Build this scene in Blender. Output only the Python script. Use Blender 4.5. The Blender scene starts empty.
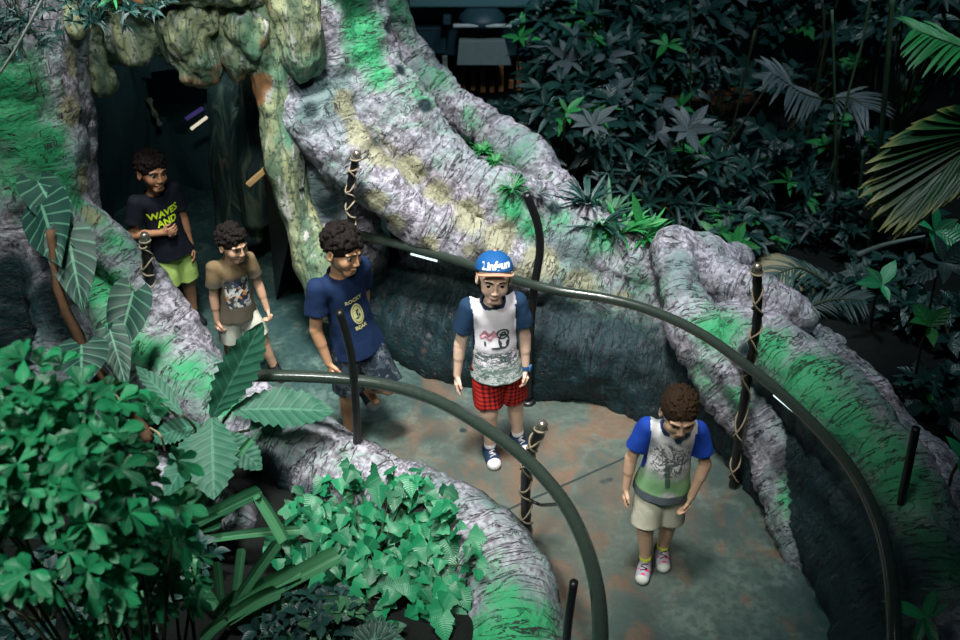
import bpy, math, random
import numpy as np
from mathutils import Vector, Matrix, Quaternion
from mathutils.bvhtree import BVHTree
random.seed(7)
C = bpy.context.scene.collection
PI = math.pi
V = lambda *a: np.array(a, dtype=float)
# ------------------------------------------------------------ camera
CAM_H, FOC, PITCH = 3.6, 1000.0, math.radians(34)
cd = bpy.data.cameras.new('camera'); cam = bpy.data.objects.new('camera', cd); C.objects.link(cam)
cam.location = (0, 0, CAM_H); cam.rotation_euler = (PI/2-PITCH, 0, 0)
cd.sensor_width = 36; cd.lens = FOC/960*36; cd.clip_start = .05
cd.dof.use_dof = True; cd.dof.focus_distance = 4.7; cd.dof.aperture_fstop = 2.6
bpy.context.scene.camera = cam

def ray(px, py):
    x, y = (px-480)/FOC, -(py-320)/FOC
    return V(x, math.cos(PITCH)+y*math.sin(PITCH), -math.sin(PITCH)+y*math.cos(PITCH))
def atY(px, py, Y):
    d = ray(px, py); return V(0, 0, CAM_H)+d*(Y/d[1])
def atZ(px, py, z=0.):
    d = ray(px, py); return V(0, 0, CAM_H)+d*((z-CAM_H)/d[2])
def unit(v):
    v = np.asarray(v, float); return v/(np.linalg.norm(v)+1e-12)

# ------------------------------------------------------------ noise (value noise, vectorised)
def _hash(i, j, k, seed):
    n = (i*374761393+j*668265263+k*2147483647//7+seed*1274126177) & 0xffffffff
    n = ((n ^ (n >> 13))*1274126177) & 0xffffffff
    n = (n ^ (n >> 16)) & 0xffff
    return n/65535.0*2-1
def vnoise(P, f=1., seed=0):
    P = np.asarray(P, float)*f
    I = np.floor(P).astype(np.int64); T = P-I; T = T*T*(3-2*T)
    r = 0
    for a in (0, 1):
        for b in (0, 1):
            for c in (0, 1):
                w = (T[..., 0] if a else 1-T[..., 0])*(T[..., 1] if b else 1-T[..., 1])*(T[..., 2] if c else 1-T[..., 2])
                r = r+w*_hash(I[..., 0]+a, I[..., 1]+b, I[..., 2]+c, seed)
    return r
def fbm(P, f=1., o=3, seed=0):
    r = 0; a = 1.
    for i in range(o):
        r = r+a*vnoise(P, f, seed+i); f *= 2.03; a *= .5
    return r

# ------------------------------------------------------------ signed distance grid + surface nets
class Grid:
    def __init__(s, lo, hi, h):
        s.lo = np.array(lo, float); s.h = h
        s.n = np.ceil((np.array(hi)-s.lo)/h).astype(int)+1
        s.F = np.full(s.n, 1.0, np.float32)
    def _reg(s, lo, hi):
        a = np.clip(np.floor((lo-s.lo)/s.h).astype(int), 0, s.n); b = np.clip(np.ceil((hi-s.lo)/s.h).astype(int)+1, 0, s.n)
        if (b <= a).any(): return None, None
        ax = [s.lo[i]+s.h*np.arange(a[i], b[i]) for i in range(3)]
        P = np.stack(np.meshgrid(*ax, indexing='ij'), -1)
        return tuple(slice(a[i], b[i]) for i in range(3)), P
    def add(s, prim, k=.01, pad=None):
        fn, lo, hi = prim; pad = pad if pad is not None else k+3*s.h
        sl, P = s._reg(lo-pad, hi+pad)
        if sl is None: return
        d = fn(P); F = s.F[sl]
        if k > 0:
            hh = np.clip(.5+.5*(F-d)/k, 0, 1); s.F[sl] = F*(1-hh)+d*hh-k*hh*(1-hh)
        else: s.F[sl] = np.minimum(F, d)
    def sub(s, prim, k=.01):
        fn, lo, hi = prim; pad = k+3*s.h
        sl, P = s._reg(lo-pad, hi+pad)
        if sl is None: return
        d = -fn(P); F = s.F[sl]
        if k > 0:
            hh = np.clip(.5-.5*(F-d)/k, 0, 1); s.F[sl] = F*(1-hh)+d*hh+k*hh*(1-hh)
        else: s.F[sl] = np.maximum(F, d)
    def cut(s, p, n):          # keep the side where (x-p).n < 0
        ax = [s.lo[i]+s.h*np.arange(s.n[i]) for i in range(3)]
        d = (ax[0][:, None, None]-p[0])*n[0]+(ax[1][None, :, None]-p[1])*n[1]+(ax[2][None, None, :]-p[2])*n[2]
        s.F = np.maximum(s.F, d.astype(np.float32))
    def mesh(s):
        F = s.F; S = F < 0; n = np.array(F.shape)
        cnt = np.zeros(n-1, np.int8)
        offs = [(a, b, c) for a in (0, 1) for b in (0, 1) for c in (0, 1)]
        for a, b, c in offs: cnt += S[a:n[0]-1+a, b:n[1]-1+b, c:n[2]-1+c]
        act = (cnt > 0) & (cnt < 8); idx = np.full(n-1, -1, np.int64)
        I = np.argwhere(act); idx[act] = np.arange(len(I))
        Vv = np.stack([F[I[:, 0]+a, I[:, 1]+b, I[:, 2]+c] for a, b, c in offs], 1)
        acc = np.zeros((len(I), 3)); num = np.zeros(len(I))
        for i, oi in enumerate(offs):
            for j, oj in enumerate(offs):
                if j > i and sum(abs(x-y) for x, y in zip(oi, oj)) == 1:
                    m = (Vv[:, i] < 0) != (Vv[:, j] < 0)
                    t = Vv[m, i]/(Vv[m, i]-Vv[m, j]+1e-12)
                    acc[m] += np.array(oi)+t[:, None]*(np.array(oj)-np.array(oi)); num[m] += 1
        P = s.lo+s.h*(I+acc/np.maximum(num, 1)[:, None])
        Q = []
        for ax in range(3):
            u, v = (ax+1) % 3, (ax+2) % 3
            A = [slice(0, n[i]) for i in range(3)]; B = list(A)
            A[ax] = slice(0, n[ax]-1); B[ax] = slice(1, n[ax])
            d = S[tuple(A)].astype(np.int8)-S[tuple(B)].astype(np.int8)
            E = np.argwhere(d != 0)
            E = E[(E[:, u] > 0) & (E[:, v] > 0) & (E[:, u] < n[u]-1) & (E[:, v] < n[v]-1)]
            sg = d[E[:, 0], E[:, 1], E[:, 2]]
            def at(du, dv):
                K = E.copy(); K[:, u] -= du; K[:, v] -= dv
                return idx[K[:, 0], K[:, 1], K[:, 2]]
            q = np.stack([at(0, 0), at(1, 0), at(1, 1), at(0, 1)], 1)
            q[sg < 0] = q[sg < 0][:, ::-1]
            Q.append(q)
        return P, np.concatenate(Q)

def cone(a, b, r1, r2, sq=None, q=1.):
    a = np.array(a, float); b = np.array(b, float); ba = b-a; L = max(ba.dot(ba), 1e-9)
    if sq is not None: sq = unit(sq)
    def fn(P):
        p = P-a; t = np.clip(p@ba/L, 0, 1)
        d = p-t[..., None]*ba
        if sq is not None: d = d+sq*((d@sq)*(1/q-1))[..., None]
        return np.linalg.norm(d, axis=-1)-(r1+(r2-r1)*t)
    R = max(r1, r2)*max(1., q)
    return fn, np.minimum(a, b)-R, np.maximum(a, b)+R
def ell(c, r, M=None):
    c = np.array(c, float); r = np.array(r, float)
    def fn(P):
        p = P-c
        if M is not None: p = p@M          # columns of M are the local axes
        k0 = np.linalg.norm(p/r, axis=-1); k1 = np.linalg.norm(p/(r*r), axis=-1)
        return k0*(k0-1)/np.maximum(k1, 1e-9)
    R = r.max()
    return fn, c-R, c+R
def clip(prim, *planes):        # planes: (point, normal) keep negative side
    fn, lo, hi = prim
    def g(P):
        d = fn(P)
        for p, n in planes: d = np.maximum(d, (P-p)@n)
        return d
    return g, lo, hi
def rough(prim, amp, f, seed=0, st=(1, 1, 1)):
    fn, lo, hi = prim
    return (lambda P: fn(P)+amp*vnoise(P*np.array(st), f, seed)), lo-amp, hi+amp

# ------------------------------------------------------------ mesh objects
def new_mesh(P, F, smooth=True):
    me = bpy.data.meshes.new('m'); P = np.asarray(P, np.float32)
    if isinstance(F, np.ndarray) and F.ndim == 2:
        k = F.shape[1]
        me.vertices.add(len(P)); me.vertices.foreach_set('co', P.ravel())
        me.loops.add(F.size); me.loops.foreach_set('vertex_index', F.ravel().astype(np.int32))
        me.polygons.add(len(F)); me.polygons.foreach_set('loop_start', np.arange(len(F), dtype=np.int32)*k)
        me.update(calc_edges=True)
    else:
        me.from_pydata([tuple(map(float, p)) for p in P], [], [tuple(map(int, f)) for f in F])
    me.validate()
    if smooth: me.polygons.foreach_set('use_smooth', np.ones(len(me.polygons), bool))
    return me
def obj(name, P, F, mat, parent=None, smooth=True, origin=None, matidx=None, attrs=None):
    P = np.asarray(P, float)
    if parent is not None and origin is None: origin = V(*parent.matrix_world.translation) if False else np.array(parent.get('_o', (0, 0, 0)))
    if origin is None: origin = V(0, 0, 0)
    me = new_mesh(P-origin, F, smooth)
    for m in (mat if isinstance(mat, (list, tuple)) else [mat]): me.materials.append(m)
    if matidx is not None: me.polygons.foreach_set('material_index', np.asarray(matidx, np.int32))
    for k, a in (attrs or {}).items():
        a = np.asarray(a, np.float32)
        if a.ndim == 1: me.attributes.new(k, 'FLOAT', 'POINT').data.foreach_set('value', a)
        else: me.attributes.new(k, 'FLOAT_VECTOR', 'POINT').data.foreach_set('vector', a.ravel())
    o = bpy.data.objects.new(name, me); C.objects.link(o)
    if parent is not None:
        o.parent = parent
        po = ORG.get(parent.name, V(0, 0, 0)); o.location = tuple(origin-po)
    else: o.location = tuple(origin)
    ORG[o.name] = origin
    return o
ORG = {}
_obj = obj
def obj(name, P, F, mat, parent=None, **k):
    if parent is not None and k.get('origin') is None: k['origin'] = ORG[parent.name]
    if k.get('origin') is None:
        P = np.asarray(P, float); k['origin'] = V((P[:, 0].min()+P[:, 0].max())/2, (P[:, 1].min()+P[:, 1].max())/2, P[:, 2].min())
    return _obj(name, P, F, mat, parent, **k)
def thing(name, label, cat, loc=(0, 0, 0), group=None):
    o = bpy.data.objects.new(name, None); C.objects.link(o); o.location = tuple(loc); o.empty_display_size = .1
    ORG[o.name] = np.array(loc, float)
    return tag(o, label, cat, group)
def tag(o, label=None, cat=None, group=None, kind=None):
    if label: o['label'] = label
    if cat: o['category'] = cat
    if group: o['group'] = group
    if kind: o['kind'] = kind
    return o
def merge(parts):       # [(P,F)...] -> P,F (faces as python lists ok)
    Ps, Fs, n = [], [], 0
    for P, F in parts:
        Ps.append(np.asarray(P, float)); Fs += [[i+n for i in f] for f in F]; n += len(P)
    return np.concatenate(Ps), Fs
def smooth_path(pts, n=8):
    pts = np.array(pts, float); m = len(pts); out = []
    for i in range(m-1):
        p0 = pts[max(i-1, 0)]; p1 = pts[i]; p2 = pts[i+1]; p3 = pts[min(i+2, m-1)]
        for t in np.arange(n)/n:
            out.append(.5*((2*p1)+(-p0+p2)*t+(2*p0-5*p1+4*p2-p3)*t*t+(-p0+3*p1-3*p2+p3)*t**3))
    out.append(pts[-1]); return np.array(out)
def tube(path, r, seg=12, cap=True):
    path = np.array(path, float); n = len(path); r = np.broadcast_to(np.asarray(r, float), (n,))
    T = np.gradient(path, axis=0); T /= np.linalg.norm(T, axis=1)[:, None]+1e-12
    up = V(0, 0, 1) if abs(T[0][2]) < .9 else V(0, 1, 0)
    N = unit(np.cross(T[0], up)); P = []
    for i in range(n):
        N = unit(N-T[i]*N.dot(T[i])); B = np.cross(T[i], N)
        for k in range(seg):
            a = 2*PI*k/seg; P.append(path[i]+r[i]*(math.cos(a)*N+math.sin(a)*B))
    F = [[i*seg+k, i*seg+(k+1) % seg, (i+1)*seg+(k+1) % seg, (i+1)*seg+k] for i in range(n-1) for k in range(seg)]
    if cap: F += [list(range(seg))[::-1], [(n-1)*seg+k for k in range(seg)]]
    return np.array(P), F
def lathe(prof, seg=20, c=(0, 0, 0), ax=None):
    P = []; c = np.array(c, float)
    for r, z in prof:
        for k in range(seg): P.append((r*math.cos(2*PI*k/seg), r*math.sin(2*PI*k/seg), z))
    P = np.array(P)
    if ax is not None:
        q = Vector((0, 0, 1)).rotation_difference(Vector(ax)); M = np.array(q.to_matrix()); P = P@M.T
    n = len(prof)
    F = [[i*seg+k, i*seg+(k+1) % seg, (i+1)*seg+(k+1) % seg, (i+1)*seg+k] for i in range(n-1) for k in range(seg)]
    F += [list(range(seg))[::-1], [(n-1)*seg+k for k in range(seg)]]
    return P+c, F
def box(c, s, M=None, bev=0.):
    s = np.array(s, float)/2; x = []
    if bev <= 0:
        P = np.array([(a, b, d) for a in (-1, 1) for b in (-1, 1) for d in (-1, 1)])*s
        F = [[0, 1, 3, 2], [4, 6, 7, 5], [0, 4, 5, 1], [2, 3, 7, 6], [0, 2, 6, 4], [1, 5, 7, 3]]
    else:
        import bmesh
        bm = bmesh.new(); bmesh.ops.create_cube(bm, size=2)
        for v in bm.verts: v.co = Vector((v.co.x*s[0], v.co.y*s[1], v.co.z*s[2]))
        bmesh.ops.bevel(bm, geom=bm.edges[:], offset=bev, segments=2, affect='EDGES', profile=.5)
        P = np.array([v.co[:] for v in bm.verts]); F = [[v.index for v in f.verts] for f in bm.faces]; bm.free()
    if M is not None: P = P@np.array(M).T
    return P+np.array(c, float), F

# ------------------------------------------------------------ materials
class NT:
    def __init__(s, name, rough=.6, spec=.5, metal=0.):
        s.m = bpy.data.materials.new(name); s.m.use_nodes = True; s.t = s.m.node_tree
        s.b = s.t.nodes['Principled BSDF']; s.b.inputs['Roughness'].default_value = rough
        s.b.inputs['Specular IOR Level'].default_value = spec; s.b.inputs['Metallic'].default_value = metal
    def n(s, ty, **k):
        o = s.t.nodes.new(ty)
        for a, b in k.items(): setattr(o, a, b)
        return o
    def set(s, sock, v):
        if hasattr(v, 'is_output') or isinstance(v, bpy.types.NodeSocket): s.t.links.new(v, sock)
        else: sock.default_value = v
    def attr(s, name, vec=False):
        o = s.n('ShaderNodeAttribute', attribute_name=name); return o.outputs['Vector' if vec else 'Fac']
    def pos(s): return s.n('ShaderNodeTexCoord').outputs['Object']
    def scale(s, v, sc):
        o = s.n('ShaderNodeMapping'); s.set(o.inputs[0], v); o.inputs['Scale'].default_value = sc; return o.outputs[0]
    def comb(s, x, y, z=0.):
        o = s.n('ShaderNodeCombineXYZ')
        for i, v in enumerate((x, y, z)): s.set(o.inputs[i], v)
        return o.outputs[0]
    def sep(s, v):
        o = s.n('ShaderNodeSeparateXYZ'); s.set(o.inputs[0], v); return o.outputs
    def noise(s, v, sc, det=4., dist=0., r=.55):
        o = s.n('ShaderNodeTexNoise'); s.set(o.inputs['Vector'], v); o.inputs['Scale'].default_value = sc
        o.inputs['Detail'].default_value = det; o.inputs['Distortion'].default_value = dist; o.inputs['Roughness'].default_value = r
        return o.outputs['Fac']
    def voro(s, v, sc, feat='F1'):
        o = s.n('ShaderNodeTexVoronoi', feature=feat); s.set(o.inputs['Vector'], v); o.inputs['Scale'].default_value = sc
        return o.outputs[0]
    def math(s, op, a, b=0., c=0., clamp=False):
        o = s.n('ShaderNodeMath', operation=op, use_clamp=clamp)
        s.set(o.inputs[0], a); s.set(o.inputs[1], b); s.set(o.inputs[2], c); return o.outputs[0]
    def ramp(s, f, stops, interp='LINEAR'):
        o = s.n('ShaderNodeValToRGB'); s.set(o.inputs[0], f); r = o.color_ramp; r.interpolation = interp
        while len(r.elements) < len(stops): r.elements.new(.5)
        for e, (p, c) in zip(r.elements, stops): e.position = p; e.color = (*c, 1) if len(c) == 3 else c
        return o.outputs[0]
    def step(s, f, a, b):
        o = s.n('ShaderNodeMapRange', interpolation_type='SMOOTHSTEP'); s.set(o.inputs[0], f)
        o.inputs[1].default_value = a; o.inputs[2].default_value = b; return o.outputs[0]
    def mix(s, f, a, b, mode='MIX'):
        o = s.n('ShaderNodeMix', data_type='RGBA', blend_type=mode); s.set(o.inputs['Factor'], f)
        for k, v in (('A', a), ('B', b)):
            sk = [i for i in o.inputs if i.name == k and i.type == 'RGBA'][0]
            s.set(sk, (*v, 1) if isinstance(v, tuple) and len(v) == 3 else v)
        return [i for i in o.outputs if i.type == 'RGBA'][0]
    def col(s, v): s.set(s.b.inputs['Base Color'], (*v, 1) if isinstance(v, tuple) and len(v) == 3 else v); return s
    def bump(s, h, st=.5, d=.01):
        o = s.n('ShaderNodeBump'); s.set(o.inputs['Height'], h); o.inputs['Strength'].default_value = st
        o.inputs['Distance'].default_value = d; s.t.links.new(o.outputs[0], s.b.inputs['Normal']); return s
    def rgh(s, v): s.set(s.b.inputs['Roughness'], v); return s
def simple(name, c, rough=.6, spec=.5, metal=0., var=.15, sc=30., bump=0.):
    t = NT(name, rough, spec, metal); n = t.noise(t.pos(), sc, 3)
    t.col(t.mix(n, tuple(x*(1-var) for x in c), tuple(min(1, x*(1+var)) for x in c)))
    if bump: t.bump(n, bump, .004)
    return t.m
# ------------------------------------------------------------ bark, rock, floor
def bark_mat(name, base, dark, green, beige=(.36, .36, .22)):
    t = NT(name, .62, .35); p = t.pos(); s_, a_, k_ = t.attr('s'), t.attr('a'), t.attr('k')
    v = t.comb(s_, a_, k_)
    cr = t.noise(t.scale(v, (20, 4.5, 7)), 1., 6, .9); crack = t.math('ABSOLUTE', t.math('SUBTRACT', cr, .5))
    crack = t.step(crack, .002, .020)                                   # 0 in the cracks
    fine = t.noise(p, 34, 7); big = t.noise(p, 2.4, 4); mid = t.noise(p, 7, 5, .5)
    c = t.mix(t.step(fine, .38, .62), tuple(x*.42 for x in base), base)
    c = t.mix(t.step(big, .42, .68), c, tuple(x*y for x, y in zip(base, (.30, .46, .40)))); c = t.mix(t.math('MULTIPLY', t.step(t.noise(p, 4.2, 5, .6), .53, .66), .7), c, tuple(x*.16 for x in base))
    mo = t.math('ADD', t.attr('moss'), t.math('ADD', t.math('MULTIPLY', t.math('SUBTRACT', mid, .5), 1.7), t.math('MULTIPLY', t.math('SUBTRACT', fine, .5), 1.3)))
    c = t.mix(t.math('MULTIPLY', t.step(mo, .32, 1.1), .92), c, green)
    c = t.mix(t.math('MULTIPLY', t.step(mo, .0, .6), .38), c, tuple(x*.8 for x in green))
    be = t.math('ADD', t.attr('beige'), t.math('MULTIPLY', t.math('SUBTRACT', mid, .5), .8))
    c = t.mix(t.math('MULTIPLY', t.step(be, .3, .7), .85), c, t.mix(fine, tuple(x*.6 for x in beige), beige))
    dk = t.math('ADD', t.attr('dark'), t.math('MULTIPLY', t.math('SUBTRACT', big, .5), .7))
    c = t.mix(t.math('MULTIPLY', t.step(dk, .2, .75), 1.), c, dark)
    fl = t.noise(t.scale(v, (60, 9, 3)), 1., 3)
    c = t.mix(t.math('MULTIPLY', t.step(fl, .62, .7), .55), c, tuple(x*.18 for x in base))
    c = t.mix(t.math('MAXIMUM', crack, t.math('MULTIPLY', t.step(mid, .56, .44), .9)), tuple(x*.10 for x in base), c)
    h = t.math('ADD', t.math('MULTIPLY', crack, .8), t.math('ADD', t.math('MULTIPLY', fine, .9), t.math('MULTIPLY', mid, .6)))
    t.col(c).bump(h, .9, .018); t.rgh(t.math('ADD', .45, t.math('MULTIPLY', fine, .35))); return t.m
M_bark = bark_mat('bark_grey_green', (.43, .415, .49), (.003, .020, .025), (.018, .32, .12))
M_bark_dark = bark_mat('bark_dusky', (.22, .21, .27), (.012, .03, .035), (.02, .22, .09))
def rock_mat():
    t = NT('cave_rock', .6, .35); p = t.pos(); q = t.scale(p, (1, 1, .25))
    a = t.noise(q, 5, 6, 1.2); b = t.noise(q, 16, 5, .8); f = t.noise(p, 2, 3)
    c = t.mix(t.step(a, .35, .65), (.07, .13, .085), (.34, .36, .20)); c = t.mix(t.step(f, .5, .68), c, (.08, .22, .14))
    v_ = t.step(t.voro(t.scale(p, (1, 1, .35)), 9, 'DISTANCE_TO_EDGE'), .06, .0)
    c = t.mix(t.math('MULTIPLY', v_, .6), c, (.03, .05, .04)); c = t.mix(t.step(b, .54, .66), c, (.42, .42, .40)); c = t.mix(t.step(t.noise(p, 40, 5), .5, .36), c, (.06, .09, .06))
    c = t.mix(t.step(t.noise(p, 3.3, 2), .6, .68), c, (.30, .15, .07))
    t.col(c).bump(t.math('ADD', a, t.math('MULTIPLY', b, .5)), 1., .03); return t.m
M_rock = rock_mat()
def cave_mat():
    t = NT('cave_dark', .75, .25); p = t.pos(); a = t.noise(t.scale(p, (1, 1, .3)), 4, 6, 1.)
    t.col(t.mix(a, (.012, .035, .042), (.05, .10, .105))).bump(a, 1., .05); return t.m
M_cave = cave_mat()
def floor_mat():
    t = NT('path_concrete', .5, .45); p = t.pos()
    a = t.noise(p, 1.3, 5, .4); b = t.noise(p, 5, 6, .8); f = t.noise(p, 28, 5)
    c = t.mix(t.step(a, .38, .62), (.018, .055, .056), (.05, .10, .088))
    c = t.mix(t.step(b, .45, .75), c, (.10, .165, .145)); c = t.mix(t.math('MULTIPLY', t.step(f, .44, .6), .75), c, (.022, .05, .052))
    x, y, z = t.sep(p)
    # rust-brown worn patches, mostly in the middle of the path
    d1 = t.n('ShaderNodeVectorMath', operation='DISTANCE'); t.set(d1.inputs[0], p); d1.inputs[1].default_value = (.35, 3.75, 0)
    c = t.mix(t.math('MULTIPLY', t.step(d1.outputs['Value'], 1.6, .2), .55), c, t.mix(b, (.05, .06, .05), (.17, .165, .125)))
    nr = t.math('SUBTRACT', t.noise(t.scale(p, (1.4, .9, 1)), 3.2, 6, .7), t.math('MULTIPLY', d1.outputs['Value'], .11))
    c = t.mix(t.math('MULTIPLY', t.step(nr, .37, .62), .62), c, (.18, .088, .048))
    # wandering saw cut
    j = t.math('ABSOLUTE', t.math('SUBTRACT', t.math('ADD', t.math('MULTIPLY', x, .62), t.math('MULTIPLY', t.noise(p, 2., 2), .05)), t.math('MULTIPLY', t.math('SUBTRACT', y, 3.52), 1.)))
    c = t.mix(t.step(j, .004, .012), (.02, .03, .03), c)
    st = t.noise(p, 3.7, 2); c = t.mix(t.step(st, .70, .735), c, (.015, .028, .03))
    t.col(c).bump(t.math('ADD', f, b), .5, .006); t.rgh(t.math('ADD', .28, t.math('MULTIPLY', f, .4))); return t.m
M_floor = floor_mat()
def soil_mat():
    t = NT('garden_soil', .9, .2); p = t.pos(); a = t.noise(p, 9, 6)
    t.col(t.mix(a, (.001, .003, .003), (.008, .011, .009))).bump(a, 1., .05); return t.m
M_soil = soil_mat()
def rail_mat():
    t = NT('rail_paint', .3, .6, .0); p = t.pos(); n = t.noise(p, 40, 3)
    t.col(t.mix(n, (.018, .028, .023), (.03, .045, .036))); t.rgh(t.math('ADD', .16, t.math('MULTIPLY', n, .10))); return t.m
M_rail = rail_mat()
M_black = simple('black_paint', (.008, .009, .01), .35, .5)
M_rope = simple('pale_rope', (.27, .23, .16), .7, .3, sc=80, bump=.5)
M_brass = simple('worn_metal_knob', (.35, .33, .28), .25, .5, .8)
M_bluegrey = simple('teal_painted_board', (.018, .055, .075), .5, .4, sc=6)
M_steel = simple('brushed_steel', (.28, .36, .36), .38, .5, .35, sc=14)
M_wood = simple('amber_wood', (.34, .15, .06), .5, .4, sc=18)
M_tan = simple('tan_wood', (.42, .27, .12), .5, .4, sc=18)
M_pale = simple('pale_stone', (.24, .30, .27), .8, .3, sc=9, var=.5, bump=.8)
M_brick = simple('orange_wood_deck', (.30, .10, .035), .6, .4, sc=9, var=.4)

# ------------------------------------------------------------ lights
sc = bpy.context.scene
w = bpy.data.worlds.new('world'); sc.world = w; w.use_nodes = True
w.node_tree.nodes['Background'].inputs[0].default_value = (.03, .20, .30, 1)
w.node_tree.nodes['Background'].inputs[1].default_value = .045
def spot(name, loc, tgt, power, ang, col=(1, 1, 1), rad=.5, blend=1.):
    l = bpy.data.lights.new(name, 'SPOT'); l.energy = power; l.spot_size = math.radians(ang); l.spot_blend = blend
    l.color = col; l.shadow_soft_size = rad
    o = bpy.data.objects.new(name, l); C.objects.link(o); o.location = loc
    o.rotation_euler = (Vector(tgt)-Vector(loc)).to_track_quat('-Z', 'Y').to_euler(); return o
spot('skylight_main', (-.7, 2.7, 9.), (-.42, 4.65, .4), 5900, 35, (1., .97, .93), .7)
spot('root_fill', (2.2, 3.2, 9.), (.9, 5.2, .9), 900, 28, (.9, .92, 1.), .5)  # unseen extra spot added to lift the root crests
spot('path_fill', (.3, .3, 5.0), (.2, 3.85, .9), 300, 36, (1., .91, .80), .25)  # added frontal fill for the boys' faces, no lamp stands there
spot('tunnel_fill', (-1.75, 5.75, 1.95), (-1.75, 7.2, .9), 22, 110, (.75, .95, 1.), .1)  # fill added inside the tunnel to bring up its walls
spot('arch_fill', (-1.5, 3., 5.), (-1.6, 5.1, 1.8), 210, 44, (1., .98, .9), .2)  # added fill spot brightening the rock arch
spot('hood_fill', (.2, 6.8, 3.4), (.1, 9.5, .4), 140, 60, (.8, .95, 1.), .2)  # fill added to light the building and hood
spot('bed_fill', (-2.8, -.5, 7.5), (-1.2, 2.3, .9), 1650, 40, (.95, 1., .95), .6)  # unseen spot added to brighten the near left bed
spot('garden_fill', (2., 5.5, 7.), (2., 7.2, 0), 720, 75, (.75, .9, 1.), .3)  # added fill giving the background leaves highlights
spot('cave_fill', (-.9, 3.4, 3.4), (-1.75, 5.9, .8), 130, 62, (.9, 1., 1.), .15)  # added fill aimed at the boy by the cave mouth
vs = sc.view_settings; sc.display_settings.display_device = 'sRGB'; vs.view_transform = 'Standard'; vs.look = 'None'; vs.exposure = .12; vs.gamma = 1; vs.use_curve_mapping = False
# ------------------------------------------------------------ sculpted tree bodies
CH = []      # chains: dict(name, pts(world,n,3), rad)
def chain(name, pts, n=5, sq=1.):
    W = []
    for q in pts:
        if len(q) == 4: px, py, Y, r = q; p = atY(px, py, Y)
        else: px, py, _, r, z = q; p = atZ(px, py, z)
        W.append((*p, r))
    W = smooth_path(W, n); return dict(name=name, P=W[:, :3], R=W[:, 3])
def world_chain(name, pts, n=5):
    W = smooth_path(pts, n); return dict(name=name, P=W[:, :3], R=W[:, 3])
def chain_dist(c, P):
    best = np.full(len(P), 9e9); s = np.zeros(len(P)); a = np.zeros(len(P)); S = 0.
    for i in range(len(c['P'])-1):
        p0, p1 = c['P'][i], c['P'][i+1]; ba = p1-p0; L = np.linalg.norm(ba); T = ba/L
        q = P-p0; t = np.clip(q@ba/L**2, 0, 1); d = q-t[:, None]*ba
        dist = np.linalg.norm(d, axis=1)-(c['R'][i]*(1-t)+c['R'][i+1]*t)
        m = dist < best
        N = unit(np.cross(T, V(.3, -.9, .2))); B = np.cross(T, N)
        ang = np.arctan2(d@B, d@N)
        best[m] = dist[m]; s[m] = (S+t*L)[m]; a[m] = (ang*c['R'][i])[m]; S += L
    return best, s, a
def sculpt(root_name, label, cat, chains, lo, hi, h, k, mat, moss=(), beige=(), dark=(), ridge=.012, subs=(), loc=None, bumps=.03, parts=None, mats={}):
    g = Grid(lo, hi, h)
    for c in chains:
        for i in range(len(c['P'])-1):
            g.add(cone(c['P'][i], c['P'][i+1], c['R'][i], c['R'][i+1]), k if i == 0 or c.get('k') is None else c['k'], pad=k+.1)
    for s_ in subs: g.sub(s_, .06)
    P, F = g.mesh()
    D = []; S = []; A = []
    for c in chains:
        d, s, a = chain_dist(c, P); D.append(d); S.append(s); A.append(a)
    D = np.array(D); S = np.array(S); A = np.array(A); w = D.argmin(0); ii = np.arange(len(P))
    s, a = S[w, ii], A[w, ii]
    me = new_mesh(P, F); N = np.zeros(len(P)*3, np.float32); me.vertices.foreach_get('normal', N); N = N.reshape(-1, 3); bpy.data.meshes.remove(me)
    v = np.stack([s*13, a*2.2, w*5.+0*s], 1)
    rg = vnoise(v, 1., 3); rg2 = vnoise(v*np.array([2.3, 1.5, 1]), 1., 9)
    disp = -ridge*np.exp(-(rg/.16)**2)+ridge*.5*rg2+bumps*fbm(P, 3.2, 3, 5)+bumps*.25*vnoise(P, 17, 8)
    P = P+N*disp[:, None]
    tree = BVHTree.FromPolygons([tuple(x) for x in P], [tuple(map(int, x)) for x in F])
    def blobs(L):
        r = np.zeros(len(P)); M = []
        for q in L:
            if isinstance(q[0], str):
                h_ = tree.ray_cast(Vector((0, 0, CAM_H)), Vector(unit(ray(q[1], q[2]))))
                if h_[0] is None: continue
                q = (np.array(h_[0]), q[3], q[4])
            M.append(q)
        L = M
        for c, rr, st in L: r = np.maximum(r, st*np.exp(-(np.linalg.norm(P-c, axis=1)/rr)**2))
        return r
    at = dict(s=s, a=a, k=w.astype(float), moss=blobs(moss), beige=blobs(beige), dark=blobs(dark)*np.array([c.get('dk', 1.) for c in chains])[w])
    root = thing(root_name, label, cat, loc if loc is not None else chains[0]['P'][-1]*V(1, 1, 0))
    names = [c['name'] for c in chains]; groups = []
    for nme in names:
        if nme not in groups: groups.append(nme)
    gid = np.array([groups.index(x) for x in names])[w]
    fg = gid[F[:, 0]]
    for gi, nme in enumerate(groups):
        f = F[fg == gi]
        if len(f) < 20: continue
        u, inv = np.unique(f, return_inverse=True)
        o = obj(nme.split('#')[0], P[u], inv.reshape(f.shape), mats.get(nme, mat), root, attrs={x: y[u] for x, y in at.items()})
    return root, P, F
B = lambda px, py, Y, r, st=1.: (atY(px, py, Y), r, st)
BZ = lambda px, py, z, r, st=1.: (atZ(px, py, z), r, st)
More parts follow.
